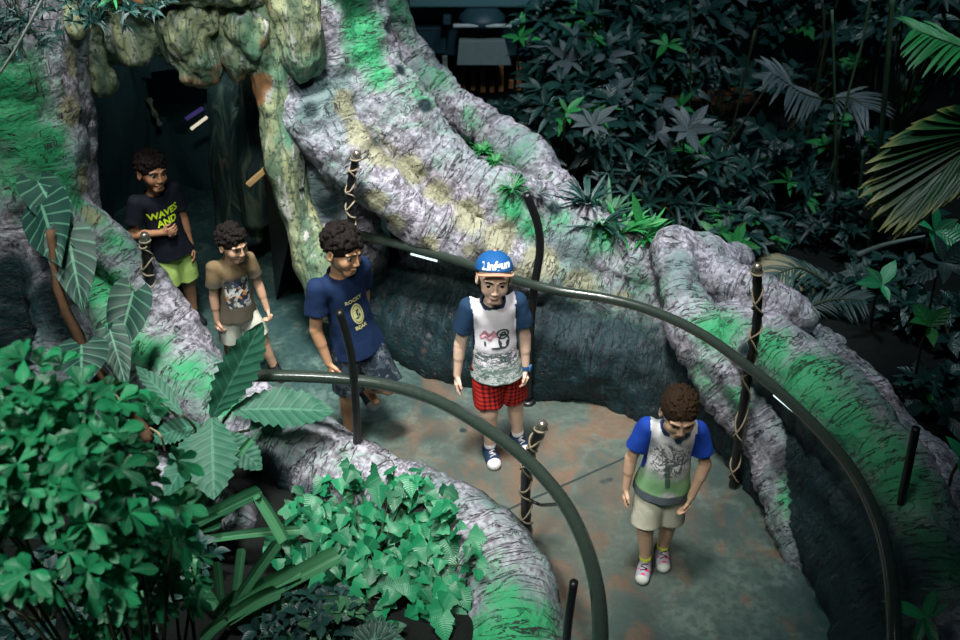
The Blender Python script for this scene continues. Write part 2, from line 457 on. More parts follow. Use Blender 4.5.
# right tree: trunk, roots that run down along the outer edge of the path
E = [atZ(*q) for q in ((365, 335), (410, 366), (470, 385), (540, 398), (600, 411), (655, 432), (705, 470), (745, 515), (785, 570), (815, 640), (830, 730))]
E = np.array(E); T = np.gradient(E, axis=0); O = np.stack([-T[:, 1], T[:, 0]], 1); O /= np.linalg.norm(O, axis=1)[:, None]
O[O[:, 1]+O[:, 0] < 0] *= -1
of1 = (.36, .36, .36, .36, .38, .44, .48, .48, .46, .42, .4); of2 = (.58, .58, .58, .58, .62, .74, .80, .80, .74, .66, .6)
base1 = [(E[i][0]+O[i][0]*of1[i], E[i][1]+O[i][1]*of1[i], .10, .36) for i in range(len(E))]
base2 = [(E[i][0]+O[i][0]*of2[i], E[i][1]+O[i][1]*of2[i], h, .28) for i, h in zip(range(len(E)), (.55, .52, .50, .48, .42, .26, .16, .12, .10, .10, .1))]
R_trunk = chain('trunk', [(275, -60, 5.6, .30), (312, 20, 5.5, .27), (328, 110, 5.4, .25), (335, 190, 5.3, .24), (345, 260, 5.25, .23), (352, 320, 5.2, .20)])
R_mid = chain('root', [(322, -70, 5.75, .30), (342, 20, 5.6, .26), (378, 100, 5.45, .24), (432, 158, 5.3, .215), (505, 206, 5.15, .205), (575, 240, 5.1, .20), (640, 275, 4.95, .17), (700, 330, 4.75, .15)])
R_back = chain('root#2', [(350, -80, 6.5, .15), (385, 0, 6.4, .125), (415, 65, 6.3, .12), (460, 108, 6.1, .115), (512, 143, 5.9, .12), (552, 180, 5.7, .11), (595, 225, 5.45, .09), (640, 262, 5.2, .07)])
R_low = chain('root#3', [(300, 90, 5.3, .22), (335, 150, 5.1, .17), (385, 195, 5.0, .15), (440, 232, 4.95, .14), (510, 262, 4.92, .14), (590, 300, 4.85, .13)])
R_leg = chain('root#4', [(735, 262, 5.0, .10), (700, 252, 4.85, .11), (676, 255, 0, .115, .80), (684, 300, 0, .125, .68), (705, 350, 0, .13, .54), (738, 395, 0, .125, .42), (765, 440, 0, .115, .29), (784, 490, 0, .10, .16), (797, 550, 0, .085, .02)])
R_arm = chain('root#5', [(672, 252, 4.85, .10), (715, 275, 4.75, .11), (755, 292, 4.6, .11), (800, 320, 4.5, .10)])
R_out = chain('root#6', [(712, 325, 4.65, .13), (750, 345, 0, .18, .58), (810, 385, 0, .19, .58), (865, 445, 0, .185, .52), (908, 510, 0, .18, .44), (930, 580, 0, .18, .34), (935, 660, 0, .18, .25)])
R_thin = chain('root#7', [(745, 300, 4.9, .07), (790, 330, 4.9, .06), (840, 350, 4.9, .05), (880, 380, 4.9, .03)])
W1 = world_chain('buttress_wall', base1, 4); W2 = world_chain('buttress_wall', base2, 4)
R_leg['dk'] = .0; R_arm['dk'] = .2
for c in (R_leg, R_out, R_back, R_arm, R_thin): c['k'] = .035
X_ = lambda L: [('px', *q) for q in L]
moss = X_([(350, -5, .16, 1.2), (360, 25, .13, 1.3), (368, 50, .13, 1.3), (380, 75, .10, 1.1), (425, 40, .13, .8), (440, 75, .12, .75), (405, 10, .15, .7), (470, 118, .10, .7), (515, 205, .12, 1.2), (530, 228, .10, 1.), (560, 215, .08, .7), (600, 238, .12, .8),
    (575, 300, .2, .55), (620, 330, .25, .65), (660, 290, .10, .7), (430, 320, .3, .55), (395, 375, .15, .55), (720, 330, .15, 1.2), (770, 350, .15, 1.), (800, 378, .18, 1.2), (825, 400, .18, 1.1), (850, 428, .18, 1.1), (880, 460, .18, 1.), (900, 490, .18, 1.1), (925, 560, .2, 1.), (740, 400, .1, .6), (790, 500, .12, .8), (700, 380, .1, .6), (420, 100, .2, .5), (520, 160, .2, .4)])
beige = X_([(345, 105, .10, 1.), (360, 135, .12, 1.), (382, 155, .12, 1.), (410, 172, .12, 1.), (438, 195, .12, 1.), (468, 215, .12, 1.), (500, 238, .13, 1.), (540, 262, .13, .95), (580, 285, .12, .9), (620, 300, .08, .8), (375, 200, .08, 1.), (395, 222, .08, 1.), (430, 245, .08, .9), (285, 20, .12, .9), (292, 200, .1, .9), (520, 275, .1, .8), (470, 250, .08, .7)])
dark = [(E[i]+V(0, 0, .1), .55, 1.3) for i in range(0, len(E))]+[(E[i]+V(O[i][0]*.15, O[i][1]*.15, .40), .30, .8) for i in range(3, len(E))]+[B(295, 140, 5.1, .12, .6)]+X_([(388, 30, .05, .9), (400, 70, .05, 1.), (425, 105, .05, 1.1), (455, 132, .05, 1.1), (490, 155, .05, 1.1), (520, 178, .05, 1.), (555, 208, .05, 1.), (300, 85, .06, .8), (310, 110, .05, .8), (375, 140, .04, .7), (400, 385, .3, 1.), (470, 395, .3, 1.), (330, 210, .12, .8), (655, 330, .08, .8), (660, 380, .2, .9), (745, 350, .06, .9), (780, 420, .2, 1.), (820, 470, .22, 1.2), (850, 540, .25, 1.3), (870, 600, .25, 1.3), (840, 640, .4, 1.4), (760, 500, .2, 1.)])  # shade painted into the bark along wall foot, root creases and hollows
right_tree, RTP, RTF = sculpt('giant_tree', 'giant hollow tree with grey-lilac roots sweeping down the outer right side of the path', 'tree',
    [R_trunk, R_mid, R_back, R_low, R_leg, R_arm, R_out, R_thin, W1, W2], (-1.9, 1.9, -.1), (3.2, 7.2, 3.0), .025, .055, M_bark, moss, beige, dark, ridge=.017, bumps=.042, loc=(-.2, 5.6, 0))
# left tree
L_trunk = chain('trunk', [(-60, -60, 5.0, .34), (-10, 30, 4.9, .34), (10, 100, 4.85, .32), (25, 170, 4.75, .30), (30, 250, 4.6, .30), (30, 330, 4.5, .30), (30, 420, 4.3, .28)])
L_jamb = chain('door_jamb', [(60, 20, 5.1, .12), (70, 90, 5.05, .09), (78, 150, 5.0, .09), (88, 210, 4.95, .08), (100, 280, 4.9, .10)])
L1 = chain('root', [(-20, 190, 0, .16, 1.35), (40, 205, 0, .13, 1.22), (95, 232, 0, .12, 1.02), (140, 275, 0, .115, .80), (178, 325, 0, .10, .55), (205, 365, 0, .085, .32), (228, 392, 0, .07, .14)])
L2 = chain('root#2', [(60, 260, 0, .17, .80), (95, 310, 0, .19, .58), (140, 358, 0, .20, .42), (200, 395, 0, .20, .30), (260, 425, 0, .19, .20), (320, 468, 0, .19, .13), (390, 498, 0, .18, .08), (450, 522, 0, .18, .06), (497, 570, 0, .19, .04), (515, 630, 0, .20, .02), (520, 720, 0, .22, .0)])
L3 = chain('root#3', [(20, 190, 0, .10, 1.25), (48, 260, 0, .11, 1.0), (62, 330, 0, .12, .75), (60, 400, 0, .13, .5), (90, 470, 0, .13, .3), (160, 490, 0, .12, .2), (240, 520, 0, .08, .1)])
L1['k'] = .05
moss = X_([(5, 90, .2, 1.2), (20, 115, .2, 1.2), (40, 150, .18, 1.3), (60, 185, .12, 1.2), (10, 165, .15, 1.), (95, 218, .09, .9), (112, 242, .09, 1.), (75, 200, .1, .9), (100, 290, .15, 1.2), (120, 320, .15, 1.1), (150, 350, .14, 1.1), (190, 372, .13, 1.), (225, 398, .11, 1.2), (205, 385, .1, 1.),
    (262, 425, .1, .5), (505, 600, .15, .95), (480, 565, .12, .5), (520, 625, .2, 1.2), (490, 640, .2, 1.2), (445, 520, .1, .4), (130, 300, .1, .9), (330, 470, .12, .4)])
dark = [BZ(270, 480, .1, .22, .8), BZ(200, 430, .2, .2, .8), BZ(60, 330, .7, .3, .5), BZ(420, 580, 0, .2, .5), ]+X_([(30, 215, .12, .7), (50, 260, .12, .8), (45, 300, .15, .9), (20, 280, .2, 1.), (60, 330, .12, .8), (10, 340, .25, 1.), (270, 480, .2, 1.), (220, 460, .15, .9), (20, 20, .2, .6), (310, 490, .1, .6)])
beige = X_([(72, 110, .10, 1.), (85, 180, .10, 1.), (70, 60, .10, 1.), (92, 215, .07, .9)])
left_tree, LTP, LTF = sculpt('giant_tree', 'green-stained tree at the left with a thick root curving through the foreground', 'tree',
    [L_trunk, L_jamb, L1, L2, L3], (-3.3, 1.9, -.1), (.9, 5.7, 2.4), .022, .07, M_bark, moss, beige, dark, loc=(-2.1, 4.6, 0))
left_tree['label'] = 'green-stained tree at the left edge with a thick grey root curving through the foreground'
def roughen(P, F, amp=.03, f=7., seed=3, st=(1, 1, .45)):
    me = new_mesh(P, F); N = np.zeros(len(P)*3, np.float32); me.vertices.foreach_get('normal', N); bpy.data.meshes.remove(me)
    Q = P*np.array(st); d = (1-2*np.abs(vnoise(Q, f, seed)))*.6+(1-2*np.abs(vnoise(Q, f*2.2, seed+1)))*.35+.25*vnoise(Q, f*5, seed+2)
    return P+N.reshape(-1, 3)*(amp*d)[:, None]
# hanging rock lip over the cave mouth: separate craggy lumps
def lump(g, c, r, n, seed, st=(1, 1, .5)):
    rnd = np.random.RandomState(seed); c = np.array(c)
    for i in range(n):
        o = rnd.normal(0, .45, 3)*r; rr = np.array(r)*rnd.uniform(.35, .75)
        g.add(rough(ell(c+o, rr), .05, 13, seed+i, st), .05)
arch = thing('rock_arch', 'craggy beige-green rock arch hanging over the dark cave mouth', 'rock', (-1.6, 5.2, 1.6))
for i, (px, py, Y, r, n, cutz) in enumerate([(90, 38, 5.2, (.20, .16, .20), 7, None), (103, 62, 5.15, (.055, .06, .13), 4, None), (138, 22, 5.15, (.17, .15, .19), 7, None), (185, 30, 5.05, (.17, .14, .22), 9, None), (232, 22, 5.1, (.15, .14, .24), 7, None), (55, 20, 5.1, (.2, .2, .16), 5, None),
                                       (170, -30, 5.3, (.75, .3, .16), 9, None)]):
    c = atY(px, py, Y); R = np.array(r)*1.9+.1
    g = Grid(c-R, c+R, .016); lump(g, c, r, n, 20+i)
    P, F = g.mesh(); P = roughen(P, F, .035, 8, i); obj('rock_lobe', P, F, M_rock, arch)
# jamb rock on the right side of the cave mouth
g = Grid((-1.6, 4.5, .0), (-.6, 5.7, 2.2), .018)
jb = smooth_path([(*atY(268, 20, 5.2), .13), (*atY(276, 90, 5.15), .10), (*atY(283, 150, 5.1), .085), (*atY(293, 205, 5.05), .08), (*atY(310, 250, 5.0), .10), (*atY(330, 300, 4.95), .12)], 4)
for i in range(len(jb)-1): g.add(rough(cone(jb[i][:3], jb[i+1][:3], jb[i][3], jb[i+1][3]), .03, 8, 3, (1, 1, .4)), .03)
jb2 = smooth_path([(*atY(290, -10, 5.1), .12), (*atY(300, 40, 5.1), .10), (*atY(305, 70, 5.1), .06)], 4)
for i in range(len(jb2)-1): g.add(rough(cone(jb2[i][:3], jb2[i+1][:3], jb2[i][3], jb2[i+1][3]), .03, 10, 4, (1, 1, .5)), .03)
P, F = g.mesh(); P = roughen(P, F, .022, 8); obj('door_jamb', P, F, M_rock, arch)
# ------------------------------------------------------------ floor, cave shell, garden ground
def sheet(name, x0, x1, y0, y1, nx, ny, zf, mat, label=None, **k):
    X, Y = np.meshgrid(np.linspace(x0, x1, nx), np.linspace(y0, y1, ny), indexing='ij')
    Z = zf(X, Y); P = np.stack([X, Y, Z], -1).reshape(-1, 3); I = np.arange(nx*ny).reshape(nx, ny)
    F = np.stack([I[:-1, :-1], I[1:, :-1], I[1:, 1:], I[:-1, 1:]], -1).reshape(-1, 4)
    if k.get('keep') is not None: c = P[F].mean(1); F = F[k['keep'](c[:, 0], c[:, 1])]
    o = obj(name, P, F, mat, origin=V(0, 0, 0)); tag(o, label, kind='structure'); return o
sheet('floor', -3.2, 2.6, 1.2, 9.4, 110, 150, lambda X, Y: 0*X, M_floor, 'worn teal concrete path with rust-brown patches', keep=lambda x, y: ((y < 5.1) & (x < np.interp(y, E[::-1, 1], E[::-1, 0])+.42)) | ((y >= 5.1) & (x < -.3)))
# planting bed on the near left, held by the root
def bed(X, Y):
    e = (X+.1)*.0
    return .12+.10*fbm(np.stack([X, Y, 0*X], -1), 2.3, 3, 4)-.0*e
bp = np.array([atZ(*q)[:2] for q in ((-60, 330), (100, 400), (220, 430), (300, 480), (380, 510), (440, 540), (480, 600), (500, 700))])
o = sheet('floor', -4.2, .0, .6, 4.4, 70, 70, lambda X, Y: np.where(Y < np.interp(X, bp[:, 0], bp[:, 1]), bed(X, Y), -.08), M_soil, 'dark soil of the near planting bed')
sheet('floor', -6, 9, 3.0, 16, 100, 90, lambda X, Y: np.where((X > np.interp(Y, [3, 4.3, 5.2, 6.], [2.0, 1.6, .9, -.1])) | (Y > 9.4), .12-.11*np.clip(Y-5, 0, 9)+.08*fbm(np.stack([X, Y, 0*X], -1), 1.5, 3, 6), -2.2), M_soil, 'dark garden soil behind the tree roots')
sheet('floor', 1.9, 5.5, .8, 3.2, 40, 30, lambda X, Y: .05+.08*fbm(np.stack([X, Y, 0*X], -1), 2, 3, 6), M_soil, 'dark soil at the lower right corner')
# cave: rough tunnel walls
def wall(name, pts, z0, z1, mat, label, n=60, m=24, amp=.12, seed=1):
    W = smooth_path([(x, y, 0) for x, y in pts], n//len(pts)); P = []
    zz = np.linspace(z0, z1, m)
    P = np.stack([np.repeat(W[:, 0], m), np.repeat(W[:, 1], m), np.tile(zz, len(W))], 1)
    P[:, :2] += amp*np.stack([fbm(P*V(1, 1, .5), 1.8, 3, seed), fbm(P*V(1, 1, .5), 1.8, 3, seed+7)], 1)
    I = np.arange(len(W)*m).reshape(-1, m); F = np.stack([I[:-1, :-1], I[1:, :-1], I[1:, 1:], I[:-1, 1:]], -1).reshape(-1, 4)
    o = obj(name, P, F, mat, origin=V(0, 0, 0)); tag(o, label, kind='structure'); return o, P, F
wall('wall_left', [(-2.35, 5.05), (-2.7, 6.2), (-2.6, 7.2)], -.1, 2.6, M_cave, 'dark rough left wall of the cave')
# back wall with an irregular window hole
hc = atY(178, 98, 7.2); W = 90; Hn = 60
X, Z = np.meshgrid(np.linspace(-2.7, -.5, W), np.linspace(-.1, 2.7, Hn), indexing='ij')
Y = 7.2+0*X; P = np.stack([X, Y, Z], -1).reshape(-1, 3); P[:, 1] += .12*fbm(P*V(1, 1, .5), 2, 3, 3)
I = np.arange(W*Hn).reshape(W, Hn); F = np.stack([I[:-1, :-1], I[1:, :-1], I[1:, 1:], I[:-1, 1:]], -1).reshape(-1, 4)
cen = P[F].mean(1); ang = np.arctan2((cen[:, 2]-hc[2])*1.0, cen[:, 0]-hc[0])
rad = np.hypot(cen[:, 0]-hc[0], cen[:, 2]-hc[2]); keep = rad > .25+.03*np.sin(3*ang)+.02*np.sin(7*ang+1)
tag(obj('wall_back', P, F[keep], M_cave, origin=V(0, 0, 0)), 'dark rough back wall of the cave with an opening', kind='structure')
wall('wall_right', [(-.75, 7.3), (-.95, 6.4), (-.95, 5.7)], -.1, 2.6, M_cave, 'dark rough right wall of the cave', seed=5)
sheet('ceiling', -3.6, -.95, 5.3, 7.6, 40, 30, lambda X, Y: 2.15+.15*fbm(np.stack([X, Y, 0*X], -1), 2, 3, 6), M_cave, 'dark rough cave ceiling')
sheet('wall_far', -4.5, -1.3, 9.0, 9.1, 4, 2, lambda X, Y: (Y-9.0)*40-.2, M_cave, 'dark wall beyond the cave opening')
# lit rim of the opening and the light strips beyond it
def band(a, b, w_, t_, up=(0, 0, 1)):
    a, b = np.array(a), np.array(b); d = unit(b-a); s_ = unit(np.cross(d, up)); u_ = np.cross(s_, d)
    M = np.stack([d, s_, u_], 1); return box((a+b)/2, (np.linalg.norm(b-a), t_, w_), M, min(w_, t_)*.2)
P, F = band(atY(191, 129, 6.98), atY(207, 117, 6.98), .022, .02)
t = NT('lit_slat'); t.col((.7, .65, .5)); t.b.inputs['Emission Color'].default_value = (1, .9, .68, 1); t.b.inputs['Emission Strength'].default_value = .6
tag(obj('light_strip', P, F, t.m, smooth=False), 'short glowing pale strip seen through the cave opening', 'light')
P, F = band(atY(186, 119, 7.15), atY(203, 108, 7.15), .03, .02)
t = NT('violet_strip'); t.col((.1, .08, .3)); t.b.inputs['Emission Color'].default_value = (.15, .1, .5, 1); t.b.inputs['Emission Strength'].default_value = .12
tag(obj('sign_panel', P, F, t.m, smooth=False), 'dim violet panel just above the pale strip in the cave opening', 'panel')
rim = smooth_path([atY(149, 98, 7.12), atY(152, 108, 7.12), atY(157, 118, 7.12), atY(160, 125, 7.12)], 5)
P, F = tube(rim, .018+.008*np.sin(np.arange(len(rim))), 8)
tag(obj('rock_edge', P, F, M_rock), 'pale lit rock chip on the left edge of the cave opening', 'rock')
# rough rock column inside the cave, right of the opening
g = Grid((-2.1, 5.6, -.05), (-.7, 7.2, 2.3), .025)
for px, y0, y1, Y_, r in ((228, 90, 230, 6.3, .12), (243, 120, 235, 6.1, .10), (222, 20, 100, 6.5, .12), (255, 60, 220, 6.0, .10), (262, 10, 120, 6.0, .12)):
    g.add(rough(cone(atY(px, y0, Y_), atY(px+4, y1, Y_-.1), r, r), .05, 7, px, (1, 1, .4)), .05)
P, F = g.mesh()
t = NT('dim_rock', .7, .3); p = t.pos(); a = t.noise(t.scale(p, (1, 1, .25)), 9, 6, 1.); b = t.noise(p, 3, 3)
c = t.mix(t.step(a, .45, .62), (.02, .04, .038), (.09, .13, .09)); c = t.mix(t.math('MULTIPLY', t.step(b, .5, .7), t.step(a, .5, .6)), c, (.22, .15, .07)); t.col(c).bump(a, 1., .04)
tag(obj('rock_column', P, F, t.m), 'dark craggy rock column inside the cave right of its opening', 'rock')
# black gate leaf with a tan bar on top
a_, b_, c_, d_ = atY(262, 172, 5.25), atY(298, 195, 5.05), atZ(312, 268, 0.0), atZ(270, 300, 0.0)
q = [atY(263, 168, 5.2), atY(300, 190, 5.0), atZ(312, 262, .0), atZ(276, 300, .0)]
q = np.array(q); nrm = unit(np.cross(q[1]-q[0], q[3]-q[0])); P = np.concatenate([q, q+nrm*.03])
F = [[0, 1, 2, 3], [7, 6, 5, 4], [0, 4, 5, 1], [1, 5, 6, 2], [2, 6, 7, 3], [3, 7, 4, 0]]
gate = thing('cave_gate', 'black gate leaf standing open against the right jamb of the cave', 'gate', q[3])
obj('gate_panel', P, F, M_black, gate, smooth=False)
P, F = band(atY(248, 185, 5.22), atY(271, 165, 5.22), .035, .03)
tag(obj('wooden_rod', P, F, M_tan, smooth=False), 'short tan wooden rod jutting from the top of the black gate', 'rod')
# ------------------------------------------------------------ building beyond the garden
hut = thing('garden_building', 'dark teal building with pale eaves board beyond the garden at the top', 'building', atY(470, 60, 10.5)*V(1, 1, 0)+V(0, 0, -1))
def hb(name, x0, y0, x1, y1, Y, d, mat, bev=.01, par=hut):
    a = atY(x0, y0, Y); b = atY(x1, y1, Y); c = (a+b)/2; c[1] += d/2
    P, F = box(c, (abs(b[0]-a[0]), d, abs(a[2]-b[2])), None, bev); return obj(name, P, F, mat, par, smooth=False)
hb('eaves_board', 340, -14, 620, 8, 9.6, .5, simple('eaves_teal', (.08, .19, .21), .5), .02)
hb('wall_panel', 340, 8, 620, 56, 9.95, .1, M_bluegrey)
hb('side_panel', 408, 28, 446, 54, 9.8, .1, simple('panel_navy', (.012, .042, .062), .5), .01)
hb('wall_panel', 340, 56, 700, 150, 10.3, .1, M_black)
hd = thing('metal_hood', 'steel hood cover hanging in front of the teal building', 'hood', atY(483, 66, 9.5))
hb('hood_top', 453, 25, 512, 28, 9.4, .05, simple('hood_edge', (.45, .5, .5), .4), .01, hd)
P = []
for Y_, pts in ((9.4, ((459, 42), (505, 42), (511, 65), (457, 65))), (9.52, ((459, 42), (505, 42), (511, 65), (457, 65)))):
    for q in pts: p = atY(q[0], q[1], 9.4); p[1] = Y_; P.append(p)
obj('hood_panel', P, [[0, 3, 2, 1], [4, 5, 6, 7], [0, 1, 5, 4], [1, 2, 6, 5], [2, 3, 7, 6], [3, 0, 4, 7]], M_steel, hd, smooth=False)
hb('bracket', 443, 17, 451, 25, 9.6, .2, M_bluegrey, .005, hd)
P, F = merge([lathe([(.005, .14), (.14, .135), (.22, .06), (.23, .0)], 20, atY(482, 22, 9.62))]); obj('hood_dome', P, F, M_bluegrey, hd)
hb('corner_bracket', 396, 28, 404, 50, 9.7, .05, M_pale)
for i, px in enumerate((418, 435, 445, 454, 463, 473, 483, 492, 501, 511, 519)):
    y0 = (57, 60, 56, 82, 66, 72, 68, 80, 66, 80, 62)[i]; y1 = (75, 84, 75, 92, 95, 90, 92, 92, 91, 88, 90)[i]
    a = atY(px, y0, 9.7); b = atY(px, y1, 9.7); P, F = box((a+b)/2, (.05, .05, a[2]-b[2]), None, .006)
    o = obj('fence_slat', P, F, M_wood if i not in (0, 1, 2) else M_pale, smooth=False)
    tag(o, 'narrow upright slat lit against the dark under the teal building', 'fence slat', 'upright slats below the teal building')
# low stones and lit ground seen between the plants
def slab(name, px0, py0, px1, py1, z, mat, label, cat, seed):
    a = atZ(px0, py1, z); b = atZ(px1, py0, z); g = Grid(np.minimum(a, b)-.2-V(0, 0, .2), np.maximum(a, b)+.2+V(0, 0, .2), .04)
    c = (a+b)/2; r = np.abs(b-a)/2; g.add(rough(ell(c, (r[0], r[1], .14)), .05, 5, seed), .02); P, F = g.mesh(); tag(obj(name, P, F, mat), label, cat)
slab('stepping_stone', 715, 125, 775, 148, -.3, M_pale, 'pale flat stone lit behind the shrubs at the upper right', 'stone', 1)
slab('stepping_stone', 735, 150, 765, 170, -.25, M_pale, 'pale stone just below the larger flat stone in the shrubs', 'stone', 2)
slab('stepping_stone', 758, 262, 800, 300, -.05, simple('sandy_stone', (.30, .27, .16), .8, sc=9, var=.4), 'sandy stone beside the top of the rope-wound post on the right', 'stone', 3)
a = atZ(655, 105, -.5); b = atZ(745, 85, -.5)
P, F = box(((a[0]+b[0])/2, (a[1]+b[1])/2, -.46), (abs(b[0]-a[0]), abs(b[1]-a[1])+.4, .06), None, .01)
tag(obj('wooden_deck', P, F, M_brick, smooth=False), 'orange-brown wooden deck glimpsed between dark shrubs', 'deck')
# ------------------------------------------------------------ rails
def rail_thing(name, label, pts, r, z):
    P_ = smooth_path([atZ(px, py, zz if zz is not None else z) for px, py, zz in pts], 8); P, F = tube(P_, r, 16)
    t = thing(name, label, 'handrail', P_[0]*V(1, 1, 0)); o = obj('rail_bar', P, F, M_rail, t); return t, P_
outer, OP = rail_thing('handrail', 'long dark curved handrail along the outer side of the path', [(352, 233, .80), (400, 245, .8), (455, 260, .8), (520, 281, .8), (560, 291, .8), (610, 299, .8), (655, 312, .8), (700, 333, .8), (742, 362, .8), (785, 397, .8), (825, 437, .8), (855, 475, .8), (877, 520, .8), (889, 565, .8), (894, 618, .78), (895, 680, .7)], .026, .8)
inner, IP = rail_thing('handrail', 'dark curved handrail along the inner side of the path, nearest the foreground', [(228, 376, .66), (240, 376, .67), (290, 376, .68), (345, 379, .68), (395, 387, .68), (440, 402, .68), (485, 428, .68), (525, 458, .68), (558, 494, .68), (580, 532, .68), (594, 575, .68), (600, 620, .68), (600, 700, .68)], .030, .68)
def curved_post(par, pts, r, name='post'):
    P, F = tube(smooth_path(pts, 6), r, 12); return obj(name, P, F, M_black, par)
# curved top post between cap boy and wall
b0 = atZ(528, 402); b1 = b0+V(0, 0, .3)
curved_post(outer, [b0, atY(530, 340, b0[1]), atY(534, 290, b0[1]+.01), atY(540, 250, b0[1]+.02), atY(537, 222, b0[1]+.02), atY(526, 194, b0[1]+.02)], .022)
P, F = lathe([(.045, 0), (.045, .012), (.02, .018)], 16, b0); obj('foot_plate', P, F, M_black, outer)
p0 = atZ(886, 590, .1); curved_post(outer, [atZ(888, 585, 0.05), atY(898, 520, atZ(888, 585, .05)[1]), atY(908, 468, atZ(888, 585, .05)[1]), atY(916, 428, atZ(888, 585, .05)[1]+.02)], .018)
yb = atZ(350, 379, .68)[1]-.03
curved_post(inner, [atY(355, 470, yb), atY(357, 430, yb), atY(354, 380, yb), atY(349, 345, yb), atY(339, 311, yb)], .020)
yb = atZ(566, 690, .05)[1]; curved_post(inner, [atY(562, 690, yb), atY(568, 625, yb), atY(574, 582, yb)], .017)
def rope_post(pts, r, label, knob=True, turns=7, seed=0):
    path = smooth_path(pts, 8); t = thing('rope_post', label, 'post', path[0])
    turns = int(turns*1.7); rn = np.random.RandomState(seed); rr = r*(1+.10*np.sin(np.linspace(0, turns*2*PI, len(path)))); P, F = tube(path, rr, 12); obj('post', P, F, M_black, t)
    L = np.linspace(0, 1, len(path)); n = turns*22
    for sgn, ph in ((1, 0), (-1, 1.3)):
        pp = []
        for i in range(n+1):
            u = .03+.9*i/n; c = np.array([np.interp(u, L, path[:, k]) for k in range(3)]); an = sgn*turns*PI*2*.5*u+ph+.3*math.sin(9*u)
            R_ = np.interp(u, L, rr)+.004; pp.append(c+R_*V(math.cos(an), math.sin(an), .3*math.sin(an*1.7)))
        P, F = tube(pp, .0048, 6); obj('rope', P, F, M_rope, t)
    if knob:
        e = path[-1]; ax = unit(path[-1]-path[-2]); P, F = lathe([(.004, .045), (.016, .042), (.023, .03), (.024, .018), (.018, .005), (.028, .0), (.028, -.01)][::-1], 16, e, ax); obj('knob', P, F, M_brass, t)
        P, F = tube([e+.027*V(math.cos(x), math.sin(x), 0)+ax*-.004 for x in np.linspace(0, 2*PI, 17)], .005, 6, False); obj('collar', P, F, M_rope, t)
    return t
b = atZ(528, 548); rp1 = rope_post([b, atY(526, 510, b[1]), atY(527, 465, b[1]), atY(541, 428, b[1]-.05)], .023, 'rope-wound black post at the bend of the inner handrail', seed=1)
e1 = atY(529, 500, b[1]); e2 = atZ(563, 500, .66); P, F = tube(smooth_path([e1, e1+V(.05, -.03, .0), (e1+e2)/2+V(.0, 0, -.03), e2+V(0, 0, -.02), e2], 6), .008, 8); obj('bracket', P, F, M_black, rp1)
b = atZ(733, 487); rope_post([b, atY(738, 440, b[1]), atY(749, 370, b[1]+.02), atY(757, 320, b[1]+.02), atY(757, 272, b[1]+.03)], .021, 'tall rope-wound black post with a knob on the outer rail at the right', seed=2)
b = atZ(375, 352); rope_post([atY(372, 340, 4.75), atY(360, 300, 4.75), atY(352, 230, 4.78), atY(350, 190, 4.8), atY(356, 158, 4.8)], .02, 'rope-wound black post at the trunk end of the outer handrail, behind the boy in navy', seed=3, turns=9)
b = atY(150, 300, 4.55); rope_post([atY(151, 300, 4.5), atY(148, 270, 4.5), atY(145, 240, 4.5)], .026, 'short rope-wound black post top beside the boy in lime shorts', seed=4, turns=4)
# thin pale light tubes fixed under the outer rail
tl = NT('tube_light'); tl.col((.8, .9, .9)); tl.b.inputs['Emission Color'].default_value = (.75, 1, 1, 1); tl.b.inputs['Emission Strength'].default_value = 1.2
for a, b, lb in (((411, 254), (437, 261), 'thin glowing light tube under the outer rail near the rope post by the trunk'), ((774, 395), (798, 415), 'thin glowing light tube under the outer rail near the right rope post')):
    a, b = atZ(*a, .76), atZ(*b, .76); P, F = tube([a, (a+b)/2, b], .006, 8); tag(obj('tube_light', P, F, tl.m), lb, 'light')
# ------------------------------------------------------------ people
def skin_mat(name, c):
    t = NT(name, .48, .4); p = t.pos(); n = t.noise(p, 30, 4)
    t.col(t.mix(n, tuple(x*.9 for x in c), tuple(x*1.08 for x in c))); t.b.inputs['Subsurface Weight'].default_value = .12
    t.b.inputs['Subsurface Radius'].default_value = (.012, .004, .002); t.b.inputs['Subsurface Scale'].default_value = 1.; return t.m
M_eye = simple('eye_white', (.42, .42, .40), .3, .5, var=.02); M_iris = simple('eye_iris', (.02, .012, .008), .15, .6, var=.02)
def hair_mat(name, c):
    t = NT(name, .7, .15); p = t.pos(); n = t.noise(p, 90, 4, 2.); t.col(t.mix(n, tuple(x*.4 for x in c), tuple(x*1.5 for x in c))); t.bump(n, .9, .006); return t.m
M_hair_black = hair_mat('hair_black', (.012, .009, .008)); M_hair_brown = hair_mat('hair_brown', (.035, .021, .011))
def cloth(name, fn, rough=.8):
    t = NT(name, rough, .2); tc = t.attr('tc', True); c = fn(t, tc); w_ = t.noise(t.pos(), 220, 2); f = t.noise(t.pos(), 17, 3, .8)
    t.col(c).bump(t.math('ADD', t.math('MULTIPLY', w_, .25), f), .45, .006); return t.m
def plain(c): return lambda t, tc: t.mix(t.noise(t.pos(), 12, 3), tuple(x*.85 for x in c), tuple(x*1.1 for x in c))

def add_part(name, g, mat, par, tcf=None, **k):
    P, F = g.mesh(); at = {'tc': tcf(P)} if tcf else None
    return obj(name, P, F, mat, par, attrs=at, **k), P, F

